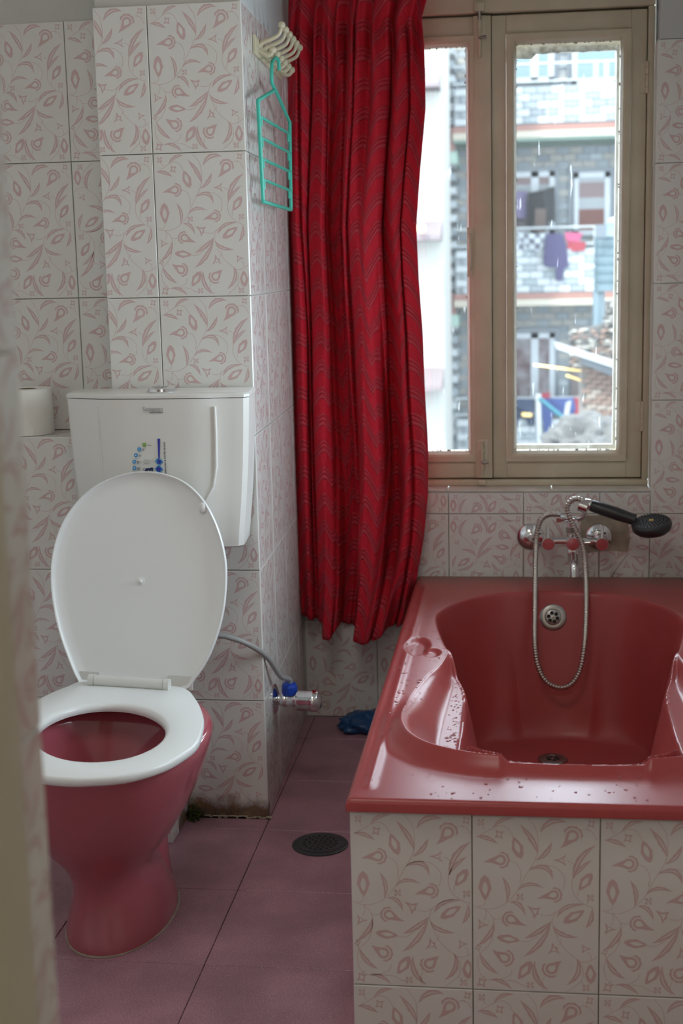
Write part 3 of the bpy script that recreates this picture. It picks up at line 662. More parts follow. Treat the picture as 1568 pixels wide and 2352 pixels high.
# rear trunk behind the pedestal, the foot lobe and its fixing screw
part(MB().loft([[Vector((-.765+hw*math.cos(a), yc+ly*math.sin(a), z)) for a in [2*math.pi*i/24 for i in range(24)]] for z, hw, yc, ly in ((0, .066, 2.58, .075), (.02, .065, 2.58, .075), (.06, .055, 2.595, .075), (.1, .046, 2.62, .08), (.18, .044, 2.64, .085), (.24, .045, 2.65, .08), (.28, .045, 2.65, .07))]), 'trap_trunk', 'pan_ceramic', toi, 70)
sc = at(374, 2058, Y=2.52)
part(MB().lathe([(.006, -.004), (.006, .003), (.003, .005), (.0005, .005)], sc, (.75, -.5, .45), 12), 'fixing_screw', 'gap_shade_dirt', toi, 50)
part(MB().loft([[Vector((-.765+hw*math.copysign(abs(math.sin(a))**.95, math.sin(a)), 2.46-(lf if math.cos(a) > 0 else .18)*math.cos(a), z)) for a in [2*math.pi*i/48 for i in range(48)]] for z, hw, lf in ((.0003, .1025, .182), (.002, .1005, .180), (.003, .095, .172))]), 'sealant', 'cement', toi, 60)
# seat ring, its outline taken a little skewed on the pan, as it hangs on a loose hinge
SEATZ = lambda x: .411-.036*(x+.77)
def seat_pt(px, py):
    p = at(px, py, Z=.411)
    for _ in range(4): p = at(px, py, Z=SEATZ(p.x))
    return p
so = [(190, 1564), (300, 1570), (414, 1576), (450, 1604), (467, 1643), (465, 1673), (453, 1705), (424, 1729), (383, 1752), (333, 1769), (275, 1781), (187, 1787), (128, 1785), (78, 1777), (42, 1757), (26, 1722), (27, 1685), (40, 1648), (62, 1620), (112, 1592), (157, 1574)]
so = [seat_pt(*p) for p in so]
hc = Vector((-.757, 2.352, 0)); hx = Vector((.25, -.968, 0)); hy = Vector((.968, .25, 0))
nS = 96
def polar_outline(pts, c, n):
    S2 = spline(pts, 10, True); ang = np.array([math.atan2(p.y-c.y, p.x-c.x) for p in S2]); rad = np.array([math.hypot(p.x-c.x, p.y-c.y) for p in S2]); o_ = np.argsort(ang); ang, rad = ang[o_], rad[o_]
    A = np.linspace(-math.pi, math.pi, n, endpoint=False); return A, np.interp(A, ang, rad, period=2*math.pi)
A, RO = polar_outline([Vector((p.x, p.y, 0)) for p in so], hc, nS)
RI = []
for a in A:
    d = Vector((math.cos(a), math.sin(a), 0)); RI.append(1/math.sqrt((d.dot(hx)/.156)**2+(d.dot(hy)/.116)**2))
def sring(rf, dz): return [Vector((hc.x+math.cos(a)*r, hc.y+math.sin(a)*r, 0))+Vector((0, 0, SEATZ(hc.x+math.cos(a)*r)+dz)) for a, r in zip(A, rf)]
RI = np.array(RI)
prof = [(RI+.002, -.017), (RO-.004, -.017), (RO, -.013), (RO, -.005), (RO-.0015, -.0015), (RO-.005, 0), (RI+.010, .0005), (RI+.004, -.002), (RI+.001, -.006), (RI, -.012), (RI+.002, -.017)]
part(MB().loft([sring(r, z) for r, z in prof], False, False), 'seat', 'white_plastic', toi, 50)
# hinge: barrel between two lugs
hl, hr = seat_pt(212, 1571), seat_pt(383, 1582); hd = (hr-hl).normalized(); up = Vector((0, 0, 1))
part(MB().tube([hl+up*.008+hd*.006, hr+up*.008-hd*.006], .011, 20), 'hinge_barrel', 'hinge_plastic', toi, 40)
for p, s_ in ((hl, 1), (hr, -1)):
    part(MB().tube([p+up*.008-hd*.006*s_, p+up*.008+hd*.005*s_], .0125, 20), 'hinge_lug', 'hinge_plastic', toi, 40)
# raised lid leaning on the cistern
LY0, LZ0, LK = 2.668, .412, .215
def lid_pt(px, py, off=0):
    a = at(px, py, Y=2.7); b = at(px, py, Y=2.8); f = lambda p: p.y-(LY0+(p.z-LZ0)*LK); t = f(a)/(f(a)-f(b)); return a+(b-a)*t
lo = [(182, 1562), (165, 1525), (140, 1455), (124, 1380), (120, 1310), (129, 1250), (150, 1195), (185, 1147), (230, 1111), (285, 1089), (335, 1083), (382, 1089), (430, 1110), (470, 1150), (499, 1205), (516, 1262), (522, 1315), (518, 1385), (504, 1450), (480, 1512), (449, 1560), (418, 1586), (300, 1580), (196, 1570)]
lo = spline([lid_pt(*p) for p in lo], 5, True); lc = sum(lo, Vector())/len(lo); ln = Vector((0, -1, LK)).normalized()
def lring(ins, off): return [lc+(p-lc)*(1-ins/max((p-lc).length, .01))+ln*off for p in lo]
part(MB().loft([lring(.004, -.004), lring(.001, -.003), lring(0, 0), lring(0, .010), lring(.001, .0125), lring(.003, .0125), lring(.0045, .010), lring(.012, .003), lring(.03, .001), lring(.09, 0)], True, True), 'lid', 'white_plastic', toi, 60)
bf = lid_pt(468, 1166)+ln*.008
part(MB().sphere(bf, .010, 14, 0, (.8, .6, 1.2)), 'lid_buffer', 'white_plastic', toi, 60)
part(MB().lathe([(.009, 0), (.009, .0012), (.005, .0018), (.004, .005), (.0005, .006)], lid_pt(323, 1335)+ln*.0, ln, 16), 'lid_nub', 'white_plastic', toi, 60)
for a, b in (((185, 1541), (229, 1568)), ((386, 1551), (444, 1584))):
    q = [lid_pt(a[0], a[1]), lid_pt(b[0], a[1]+3), lid_pt(b[0], b[1]), lid_pt(a[0]+8, b[1])]
    part(MB().prism([p+ln*.002 for p in q], ln*.004), 'hinge_cover', 'hinge_plastic', toi)

# ------------------------------------------------------------------ cistern
cis = thing('cistern', (-.745, 2.86, .655), 'white plastic wall-hung flush cistern with chrome push button', 'cistern')
def cplan(f, z, tap=0, grow=0, by=2.936):
    c = -.7435; pts = []
    for x, y in ((-.207, 2.848), (-.199, 2.838), (-.13, 2.812), (-.125, 2.808), (-.06, 2.802), (0, 2.799), (.06, 2.798), (.112, 2.799), (.118, 2.803), (.160, 2.806), (.181, 2.811), (.1905, 2.824)):
        pts.append(Vector((c+x*f+(grow if x > 0 else -grow), y+tap-grow, z)))
    return pts+[Vector((c+.182*f+grow, by, z)), Vector((c-.207*f-grow, by, z))]
part(MB().loft([cplan(.86, .655, .02), cplan(.875, .660, .008), cplan(.895, .69, 0), cplan(.935, .76), cplan(.965, .83), cplan(.985, .90), cplan(1, .9735)]), 'tank', 'cistern_plastic', cis, 35)
part(MB().loft([cplan(.99, .9745, 0, -.002), cplan(1, .975, 0, .0012), cplan(1, .981, 0, .0012), cplan(.995, .984, .003, 0), cplan(.985, .985, .008, 0)]), 'tank_lid', 'cistern_plastic', cis, 35)
bp_ = (-.742, 2.842, .9845)
bt = part(MB().lathe([(.030, 0), (.031, .003), (.029, .008), (.022, .0105), (.021, .0108), (.019, .0135), (.001, .0155)], bp_, (0, 0, 1), 32), 'push_button', 'chrome', cis, 40)
# raised rib panel
ribp = [(.122, .957), (.122, .90), (.120, .83), (.113, .79), (.098, .765), (.075, .74)]
part(MB().tube([Vector((-.7435+x, 2.801, z)) for x, z in ribp], .0035, 8), 'panel_rib', 'cistern_plastic', cis, 60)
part(MB().tube([Vector((-.7435-x*1.06, 2.812, z)) for x, z in ribp], .0025, 8), 'panel_rib', 'cistern_plastic', cis, 60)
# lettering and print on its front
YF = 2.7972
def text(s_, px, py, size, matn, name, rot=0, align='LEFT', Y=YF, root=cis, depth=.0003):
    cu = bpy.data.curves.new('lettering', 'FONT'); cu.body = s_; cu.size = size; cu.align_x = align; cu.extrude = depth
    to = bpy.data.objects.new('tmp', cu); COL.objects.link(to); bpy.context.view_layer.update()
    me = bpy.data.meshes.new_from_object(to.evaluated_get(bpy.context.evaluated_depsgraph_get())); bpy.data.objects.remove(to)
    p = at(px, py, Y=Y); Rm = Matrix.Translation((p.x, Y, p.z)) @ Matrix.Rotation(math.pi/2, 4, 'X') @ Matrix.Rotation(rot, 4, 'Z')
    me.transform(Matrix.Translation(-Vector(root.location)) @ Rm); me.materials.clear(); me.materials.append(M[matn])
    o = bpy.data.objects.new(name, me); COL.objects.link(o); o.parent = root; return o
text('Sampton', 327, 944, .0125, 'ink_grey', 'lettering'); text('MADE IN INDIA', 343, 949, .0042, 'ink_black', 'lettering')
text('TECHNOLOGY & WATER SAVING', 382.5, 1098, .0050, 'ink_black', 'lettering', math.pi/2)
def flat(pts, matn, name, Y=YF, root=cis):
    q = [at(x, y, Y=Y) for x, y in pts]; return part(MB().prism([(p.x, Y, p.z) for p in q], (0, .0005, 0)), name, matn, root)
for x, y, m_ in ((331, 1021.5, 'ink_green'), (319.5, 1032, 'ink_cyan'), (312, 1045.5, 'ink_cyan'), (308, 1060.5, 'ink_cyan'), (308.5, 1075.5, 'ink_cyan')):
    flat([(x+4.6*math.cos(a), y+4.6*math.sin(a)) for a in [2*math.pi*i/20 for i in range(20)]], m_, 'print_icon')
    flat([(x+1.6*math.cos(a)-.5, y+1.3*math.sin(a)) for a in [2*math.pi*i/8 for i in range(8)]], 'ink_white', 'print_icon_mark', YF-.0003)
for x, y, ws in ((338, 1022.4, (9,)), (326, 1031, (6, 4)), (318.5, 1045, (5, 5)), (314.5, 1059, (4, 9, 4)), (314.5, 1074, (8, 7, 6))):
    for k, wd in enumerate(ws): flat([(x, y+k*2.3), (x+wd, y+k*2.3), (x+wd, y+k*2.3+.9), (x, y+k*2.3+.9)], 'ink_black', 'print_caption')
flat([(361.5, 1007.5), (367.3, 1007.5), (366.6, 1056), (363.2, 1056)], 'ink_blue', 'print_ribbon')
flat([(363.5, 1052), (368, 1056), (369, 1053), (374.5, 1061), (370, 1066.5), (365.5, 1068), (361, 1066), (355.5, 1059.5), (359, 1054.5)], 'ink_cyan', 'print_ribbon', YF-.0001)
flat([(362, 1054), (366.5, 1056), (371, 1060), (367, 1066), (361, 1064)], 'ink_blue', 'print_ribbon', YF-.0003)
flat([(363.5, 1068.5), (366, 1068.5), (369, 1071.5), (374.5, 1078), (371, 1083), (366, 1086), (361, 1084), (355.3, 1077.5), (359, 1072)], 'ink_cyan', 'print_ribbon', YF-.0001)
flat([(364, 1071), (371, 1077), (367, 1084), (360, 1081), (358, 1076)], 'ink_blue', 'print_ribbon', YF-.0003)
# walking lion mark, and the outline mark above it
flat([(333.5, 1078), (336, 1075.5), (345, 1075.3), (348, 1073.2), (351, 1074.5), (352, 1077.5), (350.5, 1079), (350.8, 1083), (348.8, 1083), (347.5, 1080), (345.5, 1080), (346, 1083), (344, 1083), (342.5, 1080), (339, 1080), (338.5, 1083), (336.5, 1083), (336.5, 1080.5), (334.5, 1083), (332.5, 1083)], 'ink_navy', 'print_lion')
def outline(pts, r, name, m_):
    part(MB().tube([Vector((at(x, y, Y=YF).x, YF+.0003, at(x, y, Y=YF).z)) for x, y in pts], r, 6), name, m_, cis, 60)
outline([(333.5, 1076), (330.5, 1075.6), (329, 1077.5), (330, 1080.5), (333, 1081)], .0005, 'print_tail', 'ink_navy')
for cx_ in (333.5, 340): outline([(cx_+4*math.cos(a), 1060.5+2.8*math.sin(a)) for a in [2*math.pi*i/12 for i in range(13)]], .0003, 'print_glasses', 'ink_grey')
outline([(329.5, 1060), (332, 1056), (337, 1055.5), (341, 1056.5), (344, 1060), (349, 1058), (352.5, 1057.5), (353.5, 1060)], .0003, 'print_glasses', 'ink_grey')
outline([(330, 1064.8), (344, 1065)], .0004, 'print_glasses', 'ink_grey')

# tiled boxing at the foot of the wall behind the pan
bx_ = thing('pipe_boxing', (-.83, 2.86, 0), 'low tiled box behind the toilet foot against the wall', 'tiled box')
part(MB().box(-.905, -.757, 2.799, 2.938, 0, .2), 'core', 'grout', bx_)
Fq = frame((-.912, 2.7925, 0), (1, 0, 0), (0, 0, 1))
for fr_, wd in ((Fq, .160), (frame((-.7505, 2.7925, 0), (0, 1, 0), (0, 0, 1)), .145)):
    o = put_tile(bx_, fr_, 0, .0, wd, .2, 0, .1)
# moss and grime where pillar meets floor
ms = MB()
for k in range(150):
    x = -.748+abs(random.gauss(0, .014)); y = DP-.003-abs(random.gauss(0, .012)); z = abs(random.gauss(0, .012)); r = random.uniform(.0015, .004)
    if x > -.744: ms.sphere((x, y, z), r, 6)
ms.build('moss', 'moss', None, None, label='green moss in the corner at the foot of the tiled pillar', cat='moss', kind='stuff')
gr = MB()
for k in range(60):
    x = random.uniform(-.74, -.568); gr.rbox(x, x+random.uniform(.004, .016), DP-.006, DP-.0005, 0, random.uniform(.002, .007), .0008, 1)
part(gr, 'grime_bead', 'cement', wl, kind='stuff')

# ------------------------------------------------------------------ supply valve and hose
va = thing('angle_valve', (-.565, 3.09, .236), 'chrome angle valve with blue nut low on the side wall', 'valve')
Vx = -.5685; vy, vz = 3.086, .238
part(MB().lathe([(.036, 0), (.036, .002), (.030, .006), (.014, .010), (.012, .012)], (Vx, vy, vz), (1, 0, 0), 28), 'wall_flange', 'chrome', va, 40)
part(MB().lathe([(.012, .008), (.015, .014), (.017, .022), (.015, .03), (.018, .036), (.018, .052), (.015, .054)], (Vx, vy, vz), (1, 0, 0), 24), 'body', 'chrome', va, 40)
part(MB().lathe([(.019, .054), (.024, .056), (.0245, .066), (.024, .085), (.026, .092), (.024, .104), (.017, .111), (.001, .113)], (Vx, vy, vz), (1, -.10, 0), 28), 'handle', 'chrome', va, 40)
nb = Vector((Vx+.036, vy, vz+.012)); nd = Vector((.05, -.1, 1)).normalized()
part(MB().lathe([(.013, 0), (.0185, .004), (.0185, .022), (.015, .028), (.010, .029)], nb, nd, 8), 'hose_nut', 'blue_nut', va, 20)
hp = [nb+nd*.02, nb+nd*.038, at(643, 1552, Y=3.03), at(612, 1508, Y=2.955), at(568, 1479, Y=2.905), at(520, 1462, Y=2.885), at(480, 1452, Y=2.875), Vector((-.68, 2.872, .52)), Vector((-.69, 2.87, .6)), Vector((-.69, 2.87, .66))]
MB().tube(spline(hp, 8), .0062, 14).build('supply_hose', 'grey_hose', None, 60, label='grey flexible water hose curving from the blue nut behind the toilet lid', cat='hose')

# ------------------------------------------------------------------ toilet roll on the ledge
rc = at(58, 1002, Y=2.985); rx, ry = -1.096, 3.01
ro = thing('toilet_roll', (rx, ry, .8795), 'white toilet paper roll standing on the tiled ledge', 'toilet paper')
part(MB().lathe([(.022, 0), (.054, 0), (.055, .002), (.055, .100), (.054, .102), (.022, .102), (.0205, .101), (.0205, .003)], (rx, ry, .8795), (0, 0, 1), 48, cap=False), 'paper', 'paper', ro, 50)
part(MB().lathe([(.0206, .0), (.0206, .1015), (.0196, .1015), (.0196, 0)], (rx, ry, .8795), (0, 0, 1), 32, cap=False), 'core', 'cardboard', ro, 50)
tl = [Vector((rx+.0555*math.cos(a), ry+.0555*math.sin(a), 0)) for a in np.linspace(-2.6, -1.1, 12)]
g0 = [p+Vector((0, 0, .8797+.09-.075*max(0, (i-1))/11)) for i, p in enumerate(tl)]; g1 = [p+Vector((0, 0, .8797)) for p in tl]
part(MB().loft([g1, g0], False, False, False), 'paper_tail', 'paper', ro, 60)

# ------------------------------------------------------------------ hook rail and green hanger on the side wall
hk = thing('hook_rail', (-.572, 3.3, 1.71), 'cream plastic rail of six double coat hooks high on side wall', 'hook rail')
sxw = lambda y: sx0+(sx1-sx0)*(y-DP)/(3.675-DP)
def yz_box(y0, y1, z0, z1, t0, t1): 
    return [Vector((sxw(y0)+t0, y0, z0)), Vector((sxw(y1)+t0, y1, z0)), Vector((sxw(y1)+t0, y1, z1)), Vector((sxw(y0)+t0, y0, z1))], [Vector((sxw(y0)+t1, y0, z0)), Vector((sxw(y1)+t1, y1, z0)), Vector((sxw(y1)+t1, y1, z1)), Vector((sxw(y0)+t1, y0, z1))]
part(MB().loft(list(yz_box(3.085, 3.515, 1.693, 1.734, .0005, .006))+[yz_box(3.089, 3.511, 1.697, 1.730, 0, .008)[1]]), 'rail', 'hook_plastic', hk)
for k in range(6):
    y = 3.132+.0645*k; xb = sxw(y)+.006; zb = 1.712
    h1 = spline([(xb, y, zb+.004), (xb+.012, y, zb+.012), (xb+.030, y, zb+.018), (xb+.046, y, zb+.027), (xb+.053, y, zb+.043)], 5)
    mbk = MB().tube(h1, [.0052-.0014*i/len(h1) for i in range(len(h1))], 10).sphere((xb+.053, y, zb+.046), .0086, 12)
    part(mbk, 'hook', 'hook_plastic', hk, 60)
    h2 = spline([(xb, y, zb-.004), (xb+.012, y, zb-.013), (xb+.024, y, zb-.016), (xb+.032, y, zb-.008)], 5)
    part(MB().tube(h2, .0050, 10).sphere((xb+.032, y, zb-.005), .0086, 12), 'small_hook', 'hook_plastic', hk, 60)
    if k in (0, 5): part(MB().lathe([(.004, 0), (.004, .0012), (.001, .002)], (xb+.001, y-.028 if k == 0 else y+.03, zb), (1, 0, 0), 10), 'screw', 'steel_dull', hk)
hx_ = -.540
hg = thing('clothes_hanger', (hx_, 3.17, 1.68), 'turquoise plastic ladder hanger hanging from the hook rail', 'hanger')
hv = lambda px, py: at(px, py, X=hx_)
shl, shr, bl, br, apx = hv(592, 230), hv(665, 281), hv(604, 463), hv(668, 482), hv(632, 206)
fr_pts = [apx, shl, bl, br, shr, apx]; dense = []
for a, b in zip(fr_pts, fr_pts[1:]): dense += [a+(b-a)*t for t in (0.0, .04, .5, .96)]
part(MB().tube(dense+[apx], .0042, 10), 'frame', 'green_wire', hg, 60)
y3 = 3.132+.0645*1
hkp = [apx, hv(624, 188), hv(624, 150), Vector((hx_, 3.168, 1.69)), Vector((hx_+.004, 3.19, 1.698)), Vector((hx_+.005, 3.212, 1.693)), Vector((hx_+.005, 3.218, 1.675))]
part(MB().tube(spline(hkp, 5), .0042, 10), 'hanging_hook', 'green_wire', hg, 60)
for k in range(4):
    t0 = (265+48.5*k-230)/(463-230); t1 = (308+43.3*k-281)/(482-281)
    a, b = shl+(bl-shl)*t0, shr+(br-shr)*t1
    rg = part(MB().tube([a, b], .0034, 8), 'rung', 'green_wire', hg, 60)
    for f_ in (.06, .94):
        q = a+(b-a)*f_; part(MB().tube([q, q-Vector((0, 0, .019))], .0034, 8), 'notch', 'green_wire', hg, 60)

# ------------------------------------------------------------------ floor drain and the crumpled bag
dr = thing('floor_drain', (-.427, 2.808, .0), 'round black perforated floor drain cover beside the bathtub', 'drain')
part(MB().lathe([(.061, 0), (.061, .002), (.056, .004), (.05, .0035), (.05, .0025), (.001, .0025)], (-.427, 2.808, .0003), (0, 0, 1), 48), 'rim', 'drain_iron', dr, 40)
part(MB().lathe([(.0495, .0025), (.0495, .0042), (.046, .005), (.001, .0052)], (-.427, 2.808, .0003), (0, 0, 1), 40), 'grate', 'drain_iron', dr, 40)
hm = MB()
for r, n_ in ((.0, 1), (.012, 6), (.0235, 12), (.035, 18)):
    for k in range(n_):
        a = 2*math.pi*k/n_+r*40; hm.lathe([(.0029, .0045), (.0029, .0058), (.0003, .0058)], (-.427+r*math.cos(a), 2.808+r*math.sin(a), .0003), (0, 0, 1), 10)
part(hm, 'holes', 'hole_black', dr)
bm = bmesh.new(); bmesh.ops.create_icosphere(bm, subdivisions=4, radius=1)
from mathutils import noise
for q in bm.verts:
    d = q.co.normalized(); f = 1+.35*noise.noise(d*2.1)+.22*abs(noise.noise(d*5))-.1*abs(noise.noise(d*11))
    q.co = Vector((d.x*.075*f, d.y*.055*f, max(-.02, d.z*.030*f)))
me = bpy.data.meshes.new('plastic_bag'); bm.to_mesh(me); bm.free(); me.materials.append(M['bag_plastic']); me.polygons.foreach_set('use_smooth', [True]*len(me.polygons))
o = bpy.data.objects.new('plastic_bag', me); COL.objects.link(o); o.location = (-.398, 3.575, .0205); o.rotation_euler = (0, 0, .4)
tag(o, 'crumpled blue plastic bag on the floor beside the tub', 'plastic bag')
# ------------------------------------------------------------------ window
WY = 3.757                                            # front plane of the sashes
win = thing('window_1', (-.1, WY, .634), None, None); win['kind'] = 'structure'
wp = lambda mb, name, m='window_paint', sm=40: part(mb, name, m, win, sm)
wp(MB().rbox(-.572, .345, WY-.012, 3.85, 1.868, 1.985, .004), 'frame_head')
wp(MB().rbox(-.572, .345, WY-.012, 3.85, .6385, .655, .003), 'frame_sill')
wp(MB().rbox(.3285, .3455, WY-.008, 3.85, .655, 1.868, .003), 'frame_jamb')
wp(MB().rbox(-.573, -.556, WY-.008, 3.85, .655, 1.868, .003), 'frame_jamb')
def sash(x0, x1, gx0, gx1, name, z0=.659, z1=1.862, gz0=.732, gz1=1.790, astr=None):
    s_ = bpy.data.objects.new(name, None); COL.objects.link(s_); s_.parent = win; s_.empty_display_size = .03
    def sp_(mb, nm, m='window_paint', sm=40):
        mb.v = [tuple(Vector(p)-Vector(win.location)) for p in mb.v]; return mb.build(nm, m, s_, sm)
    y0, y1 = WY, WY+.034
    sp_(MB().rbox(x0, gx0-.026, y0, y1, z0, z1, .003), 'stile'); sp_(MB().rbox(gx1+.026, x1, y0, y1, z0, z1, .003), 'stile')
    sp_(MB().rbox(gx0-.0265, gx1+.0265, y0+.0004, y1, z0, gz0-.029, .003), 'bottom_rail'); sp_(MB().rbox(gx0-.0265, gx1+.0265, y0+.0004, y1, gz1+.026, z1, .003), 'top_rail')
    # mitred glazing moulding, four pieces
    a = (gx0-.026, gx1+.026, gz0-.029, gz1+.026); b = (gx0, gx1, gz0, gz1)
    A_ = [(a[0], a[2]), (a[1], a[2]), (a[1], a[3]), (a[0], a[3])]; B_ = [(b[0], b[2]), (b[1], b[2]), (b[1], b[3]), (b[0], b[3])]
    for k in range(4):
        p, q, r, t = A_[k], A_[(k+1) % 4], B_[(k+1) % 4], B_[k]; e = .0004
        lerp = lambda u, w_, f: (u[0]+(w_[0]-u[0])*f, u[1]+(w_[1]-u[1])*f)
        prof_ = [(0, y0+.001), (.0, y0-.006), (.08, y0-.0085), (.55, y0-.0085), (.75, y0-.005), (1, y0+.008), (1, y1)]
        m1 = [[(*lerp(p, t, f),) for f, _ in prof_], [(*lerp(q, r, f),) for f, _ in prof_]]
        sp_(MB().loft([[Vector((c[0], prof_[i][1], c[1])) for i, c in enumerate(m1[0])], [Vector((c[0], prof_[i][1], c[1])) for i, c in enumerate(m1[1])]], True, True), 'glazing_bead', sm=25)
    sp_(MB().box(gx0-.008, gx1+.008, WY+.017, WY+.020, gz0-.008, gz1+.008), 'pane', 'window_glass', None)
    # ragged putty along the glass edge
    mq = MB()
    for k in range(150):
        e = random.choice('tbrl'); r = random.uniform(.0008, .0026)
        if e in 'tb': x = random.uniform(gx0, gx1); z = (gz1 if e == 't' else gz0)+random.uniform(-.002, .002)
        else: z = random.uniform(gz0, gz1); x = (gx1 if e == 'r' else gx0)+random.uniform(-.0015, .0015)
        mq.rbox(x-r, x+r, WY+.0135, WY+.0168, z-r, z+r, .0004, 1)
    o = sp_(mq, 'putty_crumbs', 'putty', None); o['kind'] = 'stuff'
    return s_
sr_ = sash(-.068, .3265, -.004, .261, 'sash_right'); sl_ = sash(-.554, -.0905, -.49, -.135, 'sash_left')
wp(MB().rbox(-.1145, -.0690, WY-.010, WY+.02, .66, 1.862, .003), 'meeting_stile')
wp(MB().box(-.10, -.045, WY+.0345, WY+.048, .66, 1.862), 'rear_stop', 'gap_shade_dirt', None)  # added to stop light through the slit; shade put into its colour
# backing strips behind the sashes; gap shade put into their dark colour
wp(MB().box(-.556, .3285, WY+.036, WY+.046, .655, .668).box(-.556, .3285, WY+.036, WY+.046, 1.850, 1.868).box(.317, .3285, WY+.036, WY+.046, .66, 1.86), 'gap_backing', 'gap_shade_dirt', None)
# bolts, pull handle and hinges
def bolt(z0, z1, zg, name):
    xb = -.0975
    wp(MB().rbox(xb-.012, xb+.016, WY-.0125, WY-.0095, z0, z1, .001), name+'_plate')
    wp(MB().tube([(xb, WY-.017, z0+.012), (xb, WY-.017, z1-.004)], .0048, 12), name, 'window_paint')
    wp(MB().rbox(xb-.008, xb+.008, WY-.019, WY-.010, zg-.007, zg+.007, .002), name+'_keeper')
    wp(MB().tube([(xb, WY-.019, zg-.03), (xb+.004, WY-.028, zg-.03), (xb+.018, WY-.030, zg-.028)], .0038, 8), name+'_knob', 'steel_dull')
bolt(1.745, 1.862, 1.835, 'top_bolt'); bolt(.662, .765, .735, 'bottom_bolt')
wp(MB().rbox(-.112, -.084, WY-.0245, WY-.012, 1.870, 1.893, .002), 'bolt_socket'); wp(MB().tube([(-.0975, WY-.019, 1.85), (-.0975, WY-.019, 1.875)], .0046, 12), 'bolt_tip', 'steel_dull')
wp(MB().rbox(-.109, -.087, WY-.022, WY-.011, .642, .657, .002), 'bolt_socket')
wp(MB().rbox(-.1335, -.1165, WY-.0105, WY-.0075, 1.200, 1.330, .001), 'handle_plate')
wp(MB().tube([(-.1255, WY-.012, 1.312), (-.1255, WY-.024, 1.300), (-.1255, WY-.024, 1.232), (-.1255, WY-.012, 1.22)], .0042, 10), 'pull_handle')
for za in (1.653, .785):
    wp(MB().rbox(.310, .345, WY-.0015, WY+.001, za+.002, za+.077, .0005), 'hinge_leaf')
    for k in range(5): wp(MB().tube([(.3275, WY-.0055, za+.016*k), (.3275, WY-.0055, za+.0152+.016*k)], .0056, 12), 'hinge_knuckle')
# outer fly-screen frame beyond the glass
for a in ((-.03, .285, 1.772, 1.800), (-.03, .285, .715, .742)):
    wp(MB().rbox(a[0], a[1], 3.815, 3.832, a[2], a[3], .002), 'screen_rail', 'screen_wood')
for x in (-.022, .266): wp(MB().rbox(x-.012, x+.012, 3.8155, 3.8315, .742, 1.772, .002), 'screen_stile', 'screen_wood')
rag = [(-.004+.0133*k, 1.775-.007*random.random()-(.010 if k < 4 else 0)) for k in range(21)]
wp(MB().prism([Vector((x, 3.812, z)) for x, z in rag]+[Vector((.262, 3.812, 1.785)), Vector((-.004, 3.812, 1.79))], (0, .002, 0)), 'torn_strip', 'putty', None)

# ------------------------------------------------------------------ curtain
cu_root = thing('curtain', (-.4, 3.6, .25), 'long red patterned curtain hanging gathered at the left of the window', 'curtain')
# rows: image height -> left edge, right edge; folds as (fraction across, depth towards the room)
EDGE = [(-60, 664, 984), (0, 662, 981), (45, 661, 968), (110, 659, 974), (250, 657, 975), (400, 656, 962), (520, 656, 954), (640, 662, 960), (760, 667, 970), (900, 670, 976), (1040, 674, 985), (1140, 677, 984), (1240, 682, 974), (1330, 687, 958), (1400, 690, 942), (1462, 692, 922)]
FOLD = {-60: [(0, 0), (.08, .5), (.2, .1), (.3, .7), (.42, .2), (.52, .8), (.62, .3), (.70, .9), (.78, .2), (.86, .8), (.94, .3), (1, .5)],
        45: [(0, .0), (.09, .45), (.19, .0), (.30, .55), (.40, .0), (.53, .9), (.56, .35), (.66, .75), (.78, -.1), (.86, .7), (.93, .2), (1, .4)],
        250: [(0, -.2), (.10, .4), (.17, 0), (.28, .5), (.36, -.3), (.47, .85), (.57, .3), (.68, .95), (.74, .1), (.80, .5), (.90, .0), (1, .25)],
        640: [(0, -.3), (.09, .35), (.15, .1), (.27, .5), (.34, -.7), (.38, -.6), (.46, .55), (.58, 1.0), (.71, .9), (.75, -.1), (.85, .55), (.90, .3), (1, .2)],
        1040: [(0, -.3), (.08, .3), (.13, .15), (.22, .6), (.29, .35), (.34, -.75), (.42, -.75), (.48, .2), (.55, .95), (.645, 1.05), (.67, -.5), (.74, -.4), (.84, .65), (.90, .5), (1, -.15)],
        1240: [(0, -.3), (.08, .25), (.14, .15), (.24, .65), (.31, .5), (.35, -.75), (.45, -.7), (.50, .9), (.62, 1.05), (.69, .3), (.72, -.6), (.77, -.4), (.85, .7), (.92, .5), (1, -.3)],
        1462: [(0, -.3), (.09, .2), (.17, .1), (.24, .7), (.33, .75), (.36, -.7), (.50, -.6), (.56, .95), (.70, 1.05), (.80, .85), (.86, -.1), (.93, .35), (1, -.2)]}
def fold(y, s_):
    ks = sorted(FOLD); a = max([k for k in ks if k <= y], default=ks[0]); b = min([k for k in ks if k >= y], default=ks[-1])
    def ev(k):
        P = FOLD[k]
        for (x0, d0), (x1, d1) in zip(P, P[1:]):
            if s_ <= x1+1e-9: t = (s_-x0)/(x1-x0); t = t*t*(3-2*t); return d0+(d1-d0)*t
        return P[-1][1]
    if a == b: return ev(a)
    t = (y-a)/(b-a); t = t*t*(3-2*t); return ev(a)*(1-t)+ev(b)*t
nu, nv = 210, 150; vs = []; uvs = []
ey = [e[0] for e in EDGE]; el = [e[1] for e in EDGE]; er = [e[2] for e in EDGE]
BOT = [(0, 1418), (.15, 1424), (.20, 1428), (.24, 1457), (.30, 1460), (.335, 1440), (.5, 1448), (.55, 1460), (.64, 1465), (.76, 1455), (.84, 1443), (.88, 1438), (1, 1434)]
